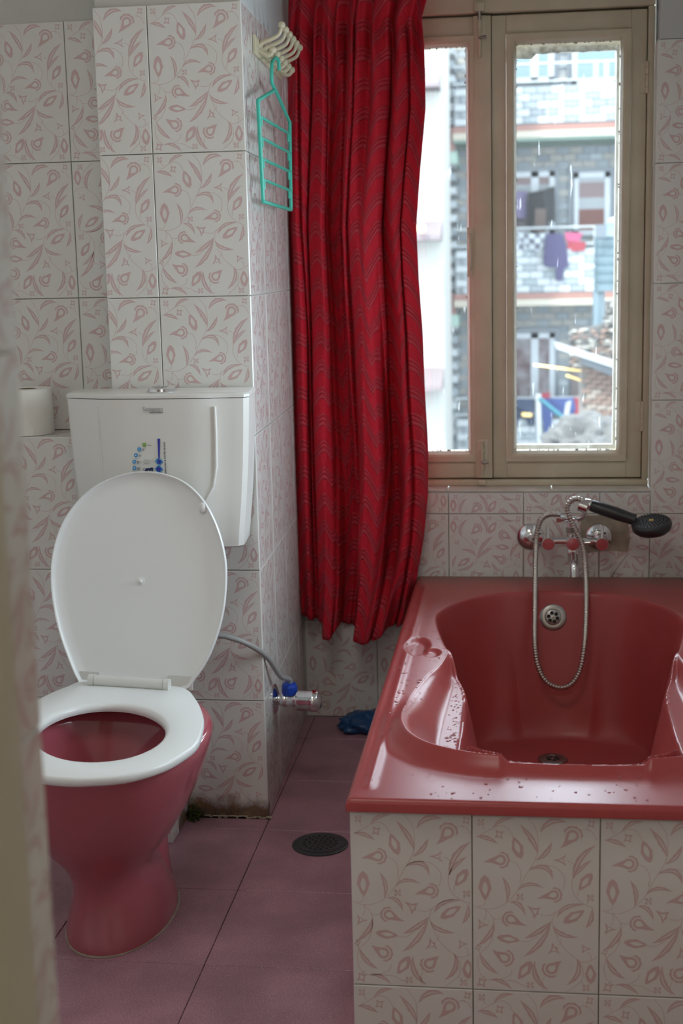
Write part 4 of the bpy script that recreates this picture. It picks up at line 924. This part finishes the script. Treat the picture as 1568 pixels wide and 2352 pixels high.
for j in range(nv+1):
    for i in range(nu+1):
        s_ = i/nu; yb = np.interp(s_, [b[0] for b in BOT], [b[1] for b in BOT]); y = -60+(yb+60)*(j/nv)
        xl, xr = np.interp(y, ey, el), np.interp(y, ey, er)
        d = fold(y, s_)+.10*math.sin(s_*70+y*.002)*(.35+2.6*math.exp(-((y-70)/75)**2))+.05*math.sin(s_*37+y*.006)
        for sc_, dr_ in ((.115, .02), (.165, -.01), (.30, .015), (.40, -.03), (.485, -.02), (.735, -.02), (.885, .01)):
            d -= .42*math.exp(-((s_-sc_-dr_*(y-700)/700)/.0095)**2)*(1 if y > 60 else .3)
        pin = math.exp(-((y-45)/40)**2); d *= 1-.45*pin
        amp = .078*(.75+.25*min(1, max(0, y)/900))
        yy = min(3.605-amp*d*.98, 3.662+.004*math.sin(s_*60)); px = xl+(xr-xl)*(s_+.010*math.sin(s_*44+.004*y))
        p = at(px, y, Y=3.6); vs.append((p.x, yy, p.z)); uvs.append((s_*.62+.02*d, p.z))
mb = MB(); mb.v = [tuple(Vector(v)-Vector(cu_root.location)) for v in vs]
for j in range(nv):
    for i in range(nu): a = j*(nu+1)+i; mb.f.append((a, a+1, a+nu+2, a+nu+1)); mb.m.append(0)
co = mb.build('cloth', 'curtain_cloth', cu_root, 180)
uvl = co.data.uv_layers.new(name='UVMap'); 
for lp in co.data.loops: uvl.data[lp.index].uv = uvs[lp.vertex_index]
sm_ = co.modifiers.new('thickness', 'SOLIDIFY'); sm_.thickness = .0014; sm_.offset = 0
part(MB().tube([(-.585, 3.60, 1.99), (.33, 3.60, 1.99)], .008, 12), 'rod', 'steel_dull', cu_root, 60)

# ------------------------------------------------------------------ bath mixer, hose and hand shower
mx_ = thing('bath_mixer', (.12, 3.66, .515), 'chrome wall-mounted bath mixer tap with two levers above the tub', 'tap')
c_ = lambda mb, name, m='chrome', sm=40: part(mb, name, m, mx_, sm)
BZ, BY = .517, 3.592
for x in (.032, .212):
    c_(MB().lathe([(.037, 0), (.037, .002), (.033, .007), (.020, .014), (.016, .016)], (x, DB-.0005, .512), (0, -1, 0), 36), 'wall_plate')
    c_(MB().tube(spline([(x, DB-.008, .512), (x+(.012 if x < .1 else -.004), 3.64, .513), (x+(.042 if x < .1 else .002), 3.612, BZ), (x+(.044 if x < .1 else .002), BY, BZ)], 5), .0115, 16), 'elbow')
xl_, xr_, xm_ = .077, .2145, .140
c_(MB().tube([(xl_, BY, BZ), (xm_, BY, BZ)], .0085, 16), 'cross_bar'); c_(MB().tube([(xm_, BY, BZ), (xr_, BY, BZ)], .0085, 16), 'cross_bar')
for x in (xl_, xr_):
    c_(MB().lathe([(.0155, -.022), (.016, .016), (.0165, .018), (.0165, .034), (.0155, .036), (.001, .0362)], (x, BY, BZ), (0, -1, -.05), 28), 'valve_handle')
    c_(MB().tube([(x, BY-.026, BZ+.012), (x, BY-.024, BZ+.045)], [.0046, .0040], 12), 'lever')
c_(MB().lathe([(.0175, -.02), (.0175, .034), (.0165, .037), (.001, .0375)], (xm_, BY, BZ), (0, -1, -.03), 28), 'diverter')
c_(MB().tube([(xm_+.012, BY-.03, BZ), (xm_+.045, BY-.034, BZ+.003)], .0036, 10), 'diverter_lever')
c_(MB().rbox(xm_-.012, xm_+.014, BY-.022, BY+.008, BZ-.055, BZ-.012, .004), 'spout_body')
c_(MB().tube(spline([(xm_+.001, BY-.01, BZ-.03), (xm_+.002, BY-.03, BZ-.048), (xm_+.003, BY-.045, BZ-.058), (xm_+.004, BY-.052, BZ-.085)], 5), [.012]*8+[.0115]*8, 18), 'spout')
c_(MB().tube([(xm_-.006, BY, BZ+.012), (xm_-.007, BY, BZ+.062)], .0072, 14), 'riser'); c_(MB().lathe([(.011, 0), (.011, .014)], (xm_-.006, BY, BZ+.022), (0, 0, 1), 6), 'riser_nut', 'steel_dull', 20)
c_(MB().tube([(xm_-.007, BY, BZ+.058), (xm_-.034, BY-.004, BZ+.060)], .0075, 14), 'hose_outlet'); c_(MB().lathe([(.0115, 0), (.0115, .012)], (xm_-.030, BY-.004, BZ+.060), (-1, 0, 0), 6), 'outlet_nut', 'chrome', 20)
ce = at(1340, 1163, Y=3.565); c_(MB().tube(spline([(xm_-.007, BY, BZ+.060), (xm_+.012, BY-.004, BZ+.058), (xm_+.028, BY-.012, BZ+.070), ce-Vector((0, 0, .008))], 5), [.0075]*12+[.006]*4, 12), 'cradle_arm')
c_(MB().lathe([(.016, -.012), (.0165, .010), (.014, .012)], ce, (.88, -.15, -.3), 20), 'cradle_cup')
# hand shower
h0, h1, hd_ = at(1343, 1156, Y=3.570), at(1448, 1191, Y=3.545), at(1496, 1205, Y=3.53)
hs = thing('hand_shower', h1, 'black hand shower with round spray head resting in the tap cradle', 'shower head')
ax = (h1-h0).normalized()
part(MB().lathe([(.0105, -.006), (.013, .0), (.0145, .012), (.014, .016)], h0, ax, 20), 'collar', 'chrome', hs, 40)
L_ = (h1-h0).length
part(MB().lathe([(.0135, .015), (.0155, .022), (.0165, .05), (.0165, L_*.75), (.0150, L_*.95), (.0150, L_+.012)], h0, ax, 20), 'handle', 'shower_black', hs, 40)
hn = Vector((-.12, -.20, .97)).normalized()
part(MB().lathe([(.020, -.022), (.040, -.020), (.049, -.012), (.051, -.002), (.050, .006), (.047, .009)], hd_, hn, 40), 'head_shell', 'shower_black', hs, 40)
part(MB().lathe([(.047, .0085), (.045, .0105), (.001, .0115)], hd_, hn, 40), 'spray_face', 'shower_rubber', hs, 40)
tt = hn.orthogonal().normalized(); bb = hn.cross(tt); mq = MB()
for r, k_ in ((.013, 10), (.022, 16), (.031, 22), (.040, 28)):
    for k in range(k_): a = 2*math.pi*k/k_; mq.lathe([(.0014, .010), (.0011, .0145), (.0002, .0148)], hd_+(tt*math.cos(a)+bb*math.sin(a))*r, hn, 6)
o = part(mq, 'nozzles', 'shower_rubber', hs); o['kind'] = 'stuff'
part(MB().lathe([(.006, .010), (.006, .0135), (.001, .0138)], hd_, hn, 14), 'centre_cap', 'amber', hs, 40)
part(MB().rbox(-.006, .006, -.004, .004, -.003, .003, .001), 'mode_tab', 'shower_black', hs).location = Vector(hd_)-Vector(h1)-ax*.046+hn*.006
# ribbed steel hose
hpx = [(1283, 1183, 3.588), (1266, 1181, 3.58), (1248, 1188, 3.57), (1236, 1208, 3.56), (1231, 1240, 3.548), (1229, 1310, 3.505), (1228, 1400, 3.445), (1228, 1480, 3.395), (1236, 1532, 3.372), (1255, 1566, 3.358), (1285, 1580, 3.352), (1313, 1570, 3.358), (1332, 1537, 3.372), (1342, 1480, 3.395), (1346, 1400, 3.445), (1344, 1310, 3.505), (1338, 1255, 3.533), (1322, 1218, 3.548), (1308, 1188, 3.552), (1303, 1166, 3.556), (1311, 1150, 3.560), (1328, 1146, 3.564), (1345, 1157, 3.570)]
hpts = spline([at(x, y, Y=d) for x, y, d in hpx], 40)
acc = [0]
for a, b in zip(hpts, hpts[1:]): acc.append(acc[-1]+(b-a).length)
rad = [.0066+.0009*math.sin(2*math.pi*l/.0068) for l in acc]
shh = thing('shower_hose', hpts[0], 'ribbed steel shower hose looping from the tap down into the tub', 'hose')
part(MB().tube(hpts, rad, 12), 'hose', 'hose_steel', shh, 80)
part(MB().tube([hpts[-1]-(hpts[-1]-hpts[-30]).normalized()*.018, hpts[-1]], .0088, 14), 'end_ferrule', 'chrome', shh, 40)
part(MB().tube([hpts[0], hpts[24]], .0085, 14), 'end_ferrule', 'chrome', shh, 40)

# ------------------------------------------------------------------ housings of the added hall and bathroom lamps, both out of view
lm = thing('added_ceiling_lamp', (-.2, -.75, 2.40), 'added flat round ceiling lamp, unseen in the hall behind the viewer', 'lamp')
part(MB().lathe([(.2, 0), (.2, .03), (.19, .048), (.001, .05)], (-.2, -.75, 2.40), (0, 0, 1), 32), 'housing', 'white_plastic', lm, 40)
lm = thing('added_ceiling_lamp', (-.45, 1.5, 2.40), 'added flat square ceiling lamp, unseen over the middle of the bathroom floor', 'lamp')
part(MB().rbox(-.71, -.19, 1.24, 1.76, 2.385, 2.448, .01), 'housing', 'white_plastic', lm, 40)
# ------------------------------------------------------------------ houses across the street
KX = .175                                              # outdoor colours darkened to offset the stronger sky, in place of exposure
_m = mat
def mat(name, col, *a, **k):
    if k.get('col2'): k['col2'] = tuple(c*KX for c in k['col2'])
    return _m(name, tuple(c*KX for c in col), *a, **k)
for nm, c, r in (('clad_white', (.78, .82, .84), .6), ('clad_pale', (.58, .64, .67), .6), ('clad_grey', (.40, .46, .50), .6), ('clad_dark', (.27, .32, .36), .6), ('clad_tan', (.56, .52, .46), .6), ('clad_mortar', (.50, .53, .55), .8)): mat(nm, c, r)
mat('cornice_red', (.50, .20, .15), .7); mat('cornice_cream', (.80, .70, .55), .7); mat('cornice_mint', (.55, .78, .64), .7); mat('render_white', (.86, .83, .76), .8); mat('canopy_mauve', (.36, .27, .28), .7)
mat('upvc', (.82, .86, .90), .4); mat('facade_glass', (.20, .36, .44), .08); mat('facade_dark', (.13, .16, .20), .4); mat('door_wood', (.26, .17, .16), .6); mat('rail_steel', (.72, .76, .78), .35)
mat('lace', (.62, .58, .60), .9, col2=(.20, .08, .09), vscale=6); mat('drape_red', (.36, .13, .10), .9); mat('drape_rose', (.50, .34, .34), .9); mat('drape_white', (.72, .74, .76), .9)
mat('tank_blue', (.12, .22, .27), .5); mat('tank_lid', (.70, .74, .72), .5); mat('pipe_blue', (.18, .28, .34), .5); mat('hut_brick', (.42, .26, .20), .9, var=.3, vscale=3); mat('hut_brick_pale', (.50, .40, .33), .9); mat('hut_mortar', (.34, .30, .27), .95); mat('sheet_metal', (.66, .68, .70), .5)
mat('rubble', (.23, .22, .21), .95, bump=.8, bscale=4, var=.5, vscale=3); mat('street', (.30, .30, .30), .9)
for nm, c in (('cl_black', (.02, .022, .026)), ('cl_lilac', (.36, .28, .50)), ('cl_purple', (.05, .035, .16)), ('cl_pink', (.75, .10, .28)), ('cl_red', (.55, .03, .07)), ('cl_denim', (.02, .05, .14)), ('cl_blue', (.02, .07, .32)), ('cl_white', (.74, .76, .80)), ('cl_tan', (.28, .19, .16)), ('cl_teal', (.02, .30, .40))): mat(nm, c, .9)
def plaid():
    m, nt, b = nmat('cl_plaid'); tc = N(nt, 'ShaderNodeTexCoord'); k = N(nt, 'ShaderNodeTexChecker'); k.inputs['Scale'].default_value = 12; k.inputs[1].default_value = (.14, .15, .16, 1); k.inputs[2].default_value = (.02, .02, .03, 1)
    nt.links.new(tc.outputs['Object'], k.inputs[0]); nt.links.new(k.outputs[0], b.inputs['Base Color'])
plaid()
FY, FW_ = 21.6, 22.7                                  # balcony fronts and the recessed wall behind them
q = lambda x, y, Y=FY: at(x, y, Y=Y)
bld = thing('apartment_building', (1.5, FW_, -9), 'grey and white clad apartment building with balconies across the street', 'building')
def rect(x0, x1, y0, y1, Y): a = q(x0, y0, Y); b = q(x1, y1, Y); return a.x, b.x, b.z, a.z
XA = q(1016, 500).x; XB = 5.2
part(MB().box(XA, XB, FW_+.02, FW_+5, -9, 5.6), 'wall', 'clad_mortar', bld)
BALC = [(196, 286, 322), (572, 672, 700), (962, 1060, 1090)]   # parapet top, parapet foot, cornice foot (image rows at the facade)
for t_, p_, c0 in BALC:
    z0, z1, z2 = q(1270, c0).z, q(1270, p_).z, q(1270, t_).z; xa = q(1044, 400).x
    part(MB().box(xa, XB, FY+.02, FY+.2, z1, z2).box(xa, XB, FY, FW_+.1, z0+.12, z1), 'balcony', 'clad_mortar', bld)
    part(MB().box(xa-.02, XB, FY-.10, FW_+.02, z1-.09, z1), 'cornice_band', 'cornice_red', bld)
    part(MB().box(xa-.02, XB, FY-.14, FW_+.02, z1-.19, z1-.09), 'cornice_band', 'cornice_cream', bld)
    part(MB().box(xa-.02, XB, FY-.08, FW_+.02, z0, z1-.19), 'cornice_band', 'cornice_mint', bld)
    xq = q(1019, 400).x
    part(MB().box(xq, xa, FY-.04, FW_, z0-.12, z1), 'cornice_end', 'cornice_red', bld); part(MB().box(xq, xa+.04, FY-.06, FW_, z0-.30, z0-.12), 'cornice_end', 'cornice_mint', bld)
    for zz in (.27, .02):
        part(MB().tube([(q(1040, 400).x, FY+.05, z2+zz+.05), (XB, FY+.05, z2+zz+.05)], .018, 8), 'railing', 'rail_steel', bld)
    for xx in (1368, 1392): x_ = q(xx, t_).x; part(MB().box(x_-.03, x_+.03, FY+.03, FY+.07, z2, z2+.32), 'railing_post', 'rail_steel', bld)
# cladding blocks, one mesh shared, material per object
def block_mesh(w_, h_):
    m_ = MB().box(.006, w_-.006, -.025, .02, .006, h_-.006); me = bpy.data.meshes.new('cladding_block'); me.from_pydata(m_.v, [], m_.f); me.materials.append(M['clad_white']); me.update(); return me
BW, BH = .205, .108; blk = block_mesh(BW, BH)
cells = []
def clad(x0, x1, z0, z1, Y, holes=(), tone=0):
    nz = int((z1-z0)/BH)
    for k in range(nz):
        z = z1-(k+1)*BH; x = x0-(BW*.5 if k % 2 else 0); j = 0
        while x < x1-.05:
            if x >= x0-.02 and x+BW <= x1+.06 and not any(a-.08 < x+BW/2 < b+.08 and c-.03 < z+BH/2 < d+.03 for a, b, c, d in holes):
                t_d = ((x-x0)/BW+k*(.5 if (k//5) % 2 else 1.5)) % 3.0; s_ = 0 if t_d < 1.1 else 1 if t_d < 1.6 else 3 if t_d < 2.4 else 2; cells.append((x, Y, z, s_, tone))
            x += BW; j += 1
OPEN = [(1150, 1273, 96, 190), (1308, 1440, 96, 190), (1150, 1276, 393, 540), (1313, 1402, 393, 540), (1150, 1276, 762, 930), (1310, 1345, 762, 930)]
HO = [rect(*o_, FW_) for o_ in OPEN]
vx0, vx1 = q(1018, 300).x, q(1440, 300).x
zA = lambda y, Y=FY: q(1270, y, Y).z
for t_, p_, c0 in BALC: clad(q(1044, 400).x, vx1, zA(p_), zA(t_), FY+.02)
hv0, hv1 = q(1172, 400, FW_).x, q(1440, 400, FW_).x
for a_, b_ in ((90, 200), (322, 575), (702, 965)):
    clad(q(1040, 400, FW_).x, q(1082, 400, FW_).x, zA(b_, FW_), zA(a_, FW_), FW_+.02, HO, 1); clad(hv0, hv1, zA(b_, FW_), zA(a_, FW_), FW_+.02, HO, 1)
PAL = [['clad_white', 'clad_white', 'clad_pale', 'clad_grey', 'clad_grey', 'clad_grey', 'clad_dark'], ['clad_tan', 'clad_pale', 'clad_grey', 'clad_grey', 'clad_tan', 'clad_dark', 'clad_pale']]
def blocks(lst, root, name, mesh):
    for x, Y, z, mt in lst:
        o = bpy.data.objects.new(name, mesh); COL.objects.link(o); o.parent = root; o.location = Vector((x, Y, z))-Vector(root.location)
        o.material_slots[0].link = 'OBJECT'; o.material_slots[0].material = M[mt]
random.shuffle(cells)
cells = [(x, Y, z, PAL[t][s_] if random.random() < .85 else random.choice(PAL[t])) for x, Y, z, s_, t in cells]
blocks(cells[:300], bld, 'cladding_block', blk)
if len(cells) > 300:
    mm = MB(); names = sorted(set(c[3] for c in cells))
    for x, Y, z, mt in cells[300:]: mm.box(x+.006, x+BW-.006, Y-.025, Y+.02, z+.006, z+BH-.006, names.index(mt))
    part(mm, 'cladding', names, bld, kind='stuff')
# corner quoins
xq0, xq1 = q(1018, 400).x, q(1045, 400).x; k = 0; z = zA(1060)
qm = MB().box(0, xq1-xq0, -.03, 1.0, .008, .112); qme = bpy.data.meshes.new('quoin'); qme.from_pydata(qm.v, [], qm.f); qme.materials.append(M['clad_white'])
while z < zA(90):
    o = bpy.data.objects.new('quoin', qme); COL.objects.link(o); o.parent = bld; o.location = Vector((xq0, FY+.12, z))-Vector(bld.location)
    o.material_slots[0].link = 'OBJECT'; o.material_slots[0].material = M[('clad_white', 'clad_grey', 'clad_white', 'clad_pale')[k % 4]]; z += .205; k += 1
def window(x0, x1, y0, y1, kind, split=True):
    a = rect(x0, x1, y0, y1, FW_); fw = .085; r_ = bpy.data.objects.new('window', None); COL.objects.link(r_); r_.parent = bld; r_.empty_display_size = .1
    def wq(mb, n_, m_): mb.v = [tuple(Vector(p)-Vector(bld.location)) for p in mb.v]; return mb.build(n_, m_, r_)
    wq(MB().box(a[0]-.07, a[1]+.07, FW_-.03, FW_+.03, a[2]-.03, a[3]+.08), 'surround', 'facade_dark')
    wq(MB().box(a[0], a[0]+fw, FW_-.06, FW_, a[2], a[3]).box(a[1]-fw, a[1], FW_-.06, FW_, a[2], a[3]).box(a[0], a[1], FW_-.06, FW_, a[3]-fw, a[3]).box(a[0], a[1], FW_-.06, FW_, a[2], a[2]+fw)
       .box((a[0]+a[1])/2+.05 if split else a[0], (a[0]+a[1])/2+.05+fw*1.4 if split else a[0]+.01, FW_-.06, FW_, a[2], a[3]), 'frame', 'upvc')
    h = a[3]-a[2]; z = a[2]
    for f, m_ in kind: wq(MB().box(a[0]+fw*.9, a[1]-fw*.9, FW_-.045, FW_-.03, z, z+h*f), 'pane', m_); z += h*f
window(1150, 1271, 90, 190, [(1, 'facade_glass')]); window(1312, 1425, 90, 192, [(1, 'facade_glass')], False)
window(1150, 1273, 397, 540, [(.55, 'lace'), (.25, 'drape_white'), (.20, 'drape_rose')]); window(1316, 1399, 397, 540, [(.42, 'drape_red'), (.18, 'drape_white'), (.24, 'drape_rose'), (.16, 'drape_white')], False)
window(1150, 1273, 766, 930, [(1, 'lace')])
a = rect(1312, 1345, 766, 930, FW_); part(MB().box(a[0], a[1], FW_-.05, FW_, a[2], a[3]), 'door', 'door_wood', bld)
# washing
def garment(name, pts, Y, m_, label, cat='clothes', fold_=.05):
    P = [q(x, y, Y) for x, y in pts]; c = sum(P, Vector())/len(P); o = MB()
    n_ = 3; ring = []
    f0 = [Vector((p.x, Y+fold_*math.sin(9*p.x+1), p.z)) for p in P]
    o.loft([f0, [p+Vector((0, .03, 0)) for p in f0]]); ob = o.build(name, m_, None, None, label=label, cat=cat, group='laundry on the balconies')
    return ob
LY = FY-.02
garment('towel', [(1160, 437), (1210, 440), (1210, 502), (1160, 500)], FW_-.2, 'cl_lilac', 'lilac towel hanging before the white middle-floor window')
garment('jacket', [(1212, 443), (1245, 437), (1273, 427), (1275, 508), (1252, 512), (1250, 480), (1228, 482), (1226, 525), (1211, 520)], FW_-.32, 'cl_black', 'black jacket hanging before the white middle-floor window')
garment('trousers', [(1229, 478), (1254, 480), (1252, 534), (1227, 532)], FW_-.36, 'cl_tan', 'brown trousers hanging under the black jacket')
garment('shirt', [(1180, 536), (1252, 537), (1248, 560), (1240, 578), (1200, 574), (1182, 580)], LY-.02, 'cl_plaid', 'checked shirt hung over the middle balcony rail')
garment('hoodie', [(1254, 537), (1290, 536), (1300, 560), (1306, 612), (1296, 616), (1292, 645), (1276, 644), (1277, 615), (1250, 612), (1247, 590)], LY-.06, 'cl_purple', 'dark purple garment hanging down from the middle balcony')
garment('blouse', [(1296, 533), (1338, 535), (1330, 556), (1300, 553)], LY-.03, 'cl_pink', 'bright pink blouse on the middle balcony rail')
garment('cloth', [(1302, 553), (1345, 556), (1342, 576), (1304, 578)], LY-.02, 'cl_red', 'red cloth under the pink blouse on the rail')
garment('jeans', [(1150, 915), (1225, 916), (1228, 955), (1226, 978), (1212, 976), (1206, 960), (1192, 962), (1185, 990), (1150, 985)], LY-.04, 'cl_denim', 'dark navy jeans over the lowest balcony rail')
garment('tracksuit', [(1241, 915), (1318, 914), (1322, 940), (1308, 972), (1292, 964), (1282, 950), (1268, 953), (1264, 996), (1250, 992), (1244, 955)], LY-.05, 'cl_blue', 'royal blue tracksuit over the lowest balcony rail')
garment('vest', [(1300, 925), (1312, 920), (1306, 955), (1294, 957)], LY-.09, 'cl_white', 'white vest hanging on the blue tracksuit')
garment('scarf', [(1316, 913), (1336, 914), (1336, 950), (1316, 962), (1306, 958)], LY-.03, 'cl_red', 'red scarf at the end of the lowest rail')
garment('cloth', [(1244, 902), (1262, 900), (1264, 914), (1242, 915)], LY-.03, 'cl_red', 'small red cloth lying above the blue tracksuit', 'cloth')
garment('cloth', [(1198, 948), (1222, 950), (1220, 958), (1198, 957)], LY-.09, 'amber', 'small orange cloth on the navy jeans', 'cloth')
a, b = q(1236, 905, 20.9), q(1236, 1060, 20.9); MB().tube([a, b], .045, 10).build('pole', 'rail_steel', None, 60, label='white upright pole before the lowest balcony', cat='pole')
a, b = q(1238, 915, 20.85), q(1312, 975, 20.85); MB().tube([a, b], .03, 8).build('stick', 'cl_teal', None, 60, label='slanting blue stick across the lowest washing', cat='pole')
# neighbour's white house at the left
nb_ = thing('white_house', (-1.6, 19, -9), 'white rendered house wall at the left of the window view', 'building')
x0, x1 = q(880, 500, 19).x, q(1016, 500, 19).x
part(MB().box(x0-3, x1, 19, 21.3, -9, 6), 'wall', 'render_white', nb_)
for y0, y1 in ((148, 206), (506, 552), (846, 892)):
    z0, z1 = q(1000, y1, 18.8).z, q(1000, y0, 18.8).z; xa = q(972, y0, 18.8).x
    part(MB().prism([Vector((x1, 19, z1)), Vector((x1, 18.45, z0+.06)), Vector((x1, 18.45, z0)), Vector((x1, 19, z0))], (-(x1-xa)-1, 0, 0)), 'canopy', 'canopy_mauve', nb_)
part(MB().lathe([(.06, 0), (.05, .05), (.01, .06)], q(967, 525, 18.4), (0, -1, 0), 12), 'lamp', 'amber', nb_)
# water tank on its pipe
ty = 17.5; tc_ = q(1409, 590, ty); r_ = abs(q(1364, 590, ty).x-tc_.x); zt, zb_ = q(1400, 545, ty).z, q(1400, 668, ty).z
tk = thing('water_tank', (tc_.x, ty, zb_), 'blue-grey round plastic water tank seen through the right pane', 'water tank')
pf = []
for k in range(7): z = zb_+(zt-zb_)*k/6; pf += [(r_, z), (r_, z+(zt-zb_)/8), (r_*.96, z+(zt-zb_)/7.3)]
part(MB().lathe([(.1, 0)]+[(r, z-zb_) for r, z in pf if z <= zt]+[(r_*.97, zt-zb_), (r_*.6, zt-zb_+.13), (r_*.3, zt-zb_+.18), (.001, zt-zb_+.18)], (tc_.x, ty, zb_), (0, 0, 1), 28), 'drum', 'tank_blue', tk, 40)
part(MB().lathe([(r_*.34, 0), (r_*.34, .05), (.001, .07)], (tc_.x, ty, zt+.17), (0, 0, 1), 20), 'cap', 'tank_lid', tk, 40)
a, b = q(1366, 516, ty-.3), q(1392, 545, ty-.3); part(MB().box(a.x, b.x, ty-.35, ty-.3, b.z, a.z), 'panel', 'facade_dark', tk)
a = q(1375, 668, ty); b = Vector((a.x, a.y, -9)); part(MB().tube([a, b], .075, 12), 'down_pipe', 'pipe_blue', tk, 60)
# rubble wall, brick hut with a sheet roof and the heap before it
RY = 16.5
rw = MB(); P = [q(x, y, RY) for x, y in ((1392, 692), (1450, 690), (1450, 870), (1308, 842), (1309, 770), (1340, 756), (1372, 750), (1390, 742))]
rw.prism(P, (0, .3, 0))
bank = thing('stone_bank', P[3], 'crumbling grey stone bank under the water tank', 'rubble')
part(rw, 'core', 'rubble', bank)
smm = MB()
for k in range(420):
    px_, py_ = random.uniform(1310, 1445), random.uniform(695, 845)
    if py_ < 760 and px_ < 1392: continue
    c = q(px_, py_, RY); r1 = random.uniform(.02, .055); smm.rbox(c.x-r1, c.x+r1, RY-.05, RY+.02, c.z-r1*.6, c.z+r1*.6, .02, 1, random.randrange(3))
part(smm, 'stones', ['rubble', 'clad_tan', 'hut_brick'], bank, kind='stuff')
hut = thing('brick_hut', q(1370, 985, 15.5), 'small brick hut with a sloping sheet roof low in the right pane', 'hut')
HY = 15.5; a, b = q(1335, 830, HY), q(1336, 985, HY); xr = q(1450, 900, HY).x
sl_d = (q(1412, 868, HY).z-q(1336, 832, HY).z)/(q(1412, 868, HY).x-q(1336, 832, HY).x); sl_b = (q(1405, 1000, HY).z-q(1336, 975, HY).z)/(q(1405, 1000, HY).x-q(1336, 975, HY).x)
zt_ = lambda x: q(1336, 822, HY).z+sl_d*(x-a.x)
part(MB().prism([Vector((a.x, HY+.03, zt_(a.x))), Vector((xr, HY+.03, zt_(xr))), Vector((xr, HY+.03, b.z-.5)), Vector((a.x, HY+.03, b.z-.1))], (0, .6, 0)), 'core', 'hut_mortar', hut)
bw, bh = .11, .056; bmm = MB().box(.004, bw-.004, -.02, .03, .004, bh-.004); bme = bpy.data.meshes.new('brick'); bme.from_pydata(bmm.v, [], bmm.f); bme.materials.append(M['hut_brick']); lst = []
k = 0; z = zt_(a.x)-bh
while z > b.z-.25:
    x = a.x+(bw/2 if k % 2 else 0)
    while x < xr-.02:
        zz = z+sl_b*(x-a.x)*.25
        if zz+bh < zt_(x+bw): lst.append((x, HY+.02, zz, random.choice(('hut_brick', 'hut_brick', 'hut_brick_pale'))))
        x += bw
    z -= bh; k += 1
blocks(lst[:300], hut, 'brick', bme)
P = [q(x, y, HY-.3) for x, y in ((1278, 795), (1450, 850), (1450, 858), (1278, 801))]
part(MB().prism(P, (0, .9, 0)), 'sheet_roof', 'sheet_metal', hut)
P = [q(x, y, HY-.02) for x, y in ((1336, 815), (1450, 850), (1450, 882), (1336, 836))]
part(MB().prism(P, (0, .04, 0)), 'eaves_board', 'facade_dark', hut)
bm = bmesh.new(); bmesh.ops.create_icosphere(bm, subdivisions=4, radius=1); a = q(1345, 1030, 14.5); s0 = abs(q(1262, 1030, 14.5).x-a.x)
for v in bm.verts: d = v.co.normalized(); f = 1+.25*noise.noise(d*3)+.15*noise.noise(d*8); v.co = Vector((d.x*s0*f*1.1, d.y*.6*f, d.z*.36*f))
me = bpy.data.meshes.new('rubble_heap'); bm.to_mesh(me); bm.free(); me.materials.append(M['rubble']); o = bpy.data.objects.new('rubble_heap', me); COL.objects.link(o); o.location = (a.x, 14.5, a.z)
tag(o, 'grey heap of stones below the brick hut', 'rubble')
for pts, lb in ((((1225, 838), (1336, 852)), 'upper orange rope running to the brick hut'), (((1300, 862), (1338, 875)), 'lower orange rope by the brick hut')):
    MB().tube([q(x, y, 15.6) for x, y in pts], .012, 6).build('rope', 'amber', None, None, label=lb, cat='rope')
MB().box(-40, 40, 4.2, 60, -9.2, -9).build('street', 'street', None, kind='structure')
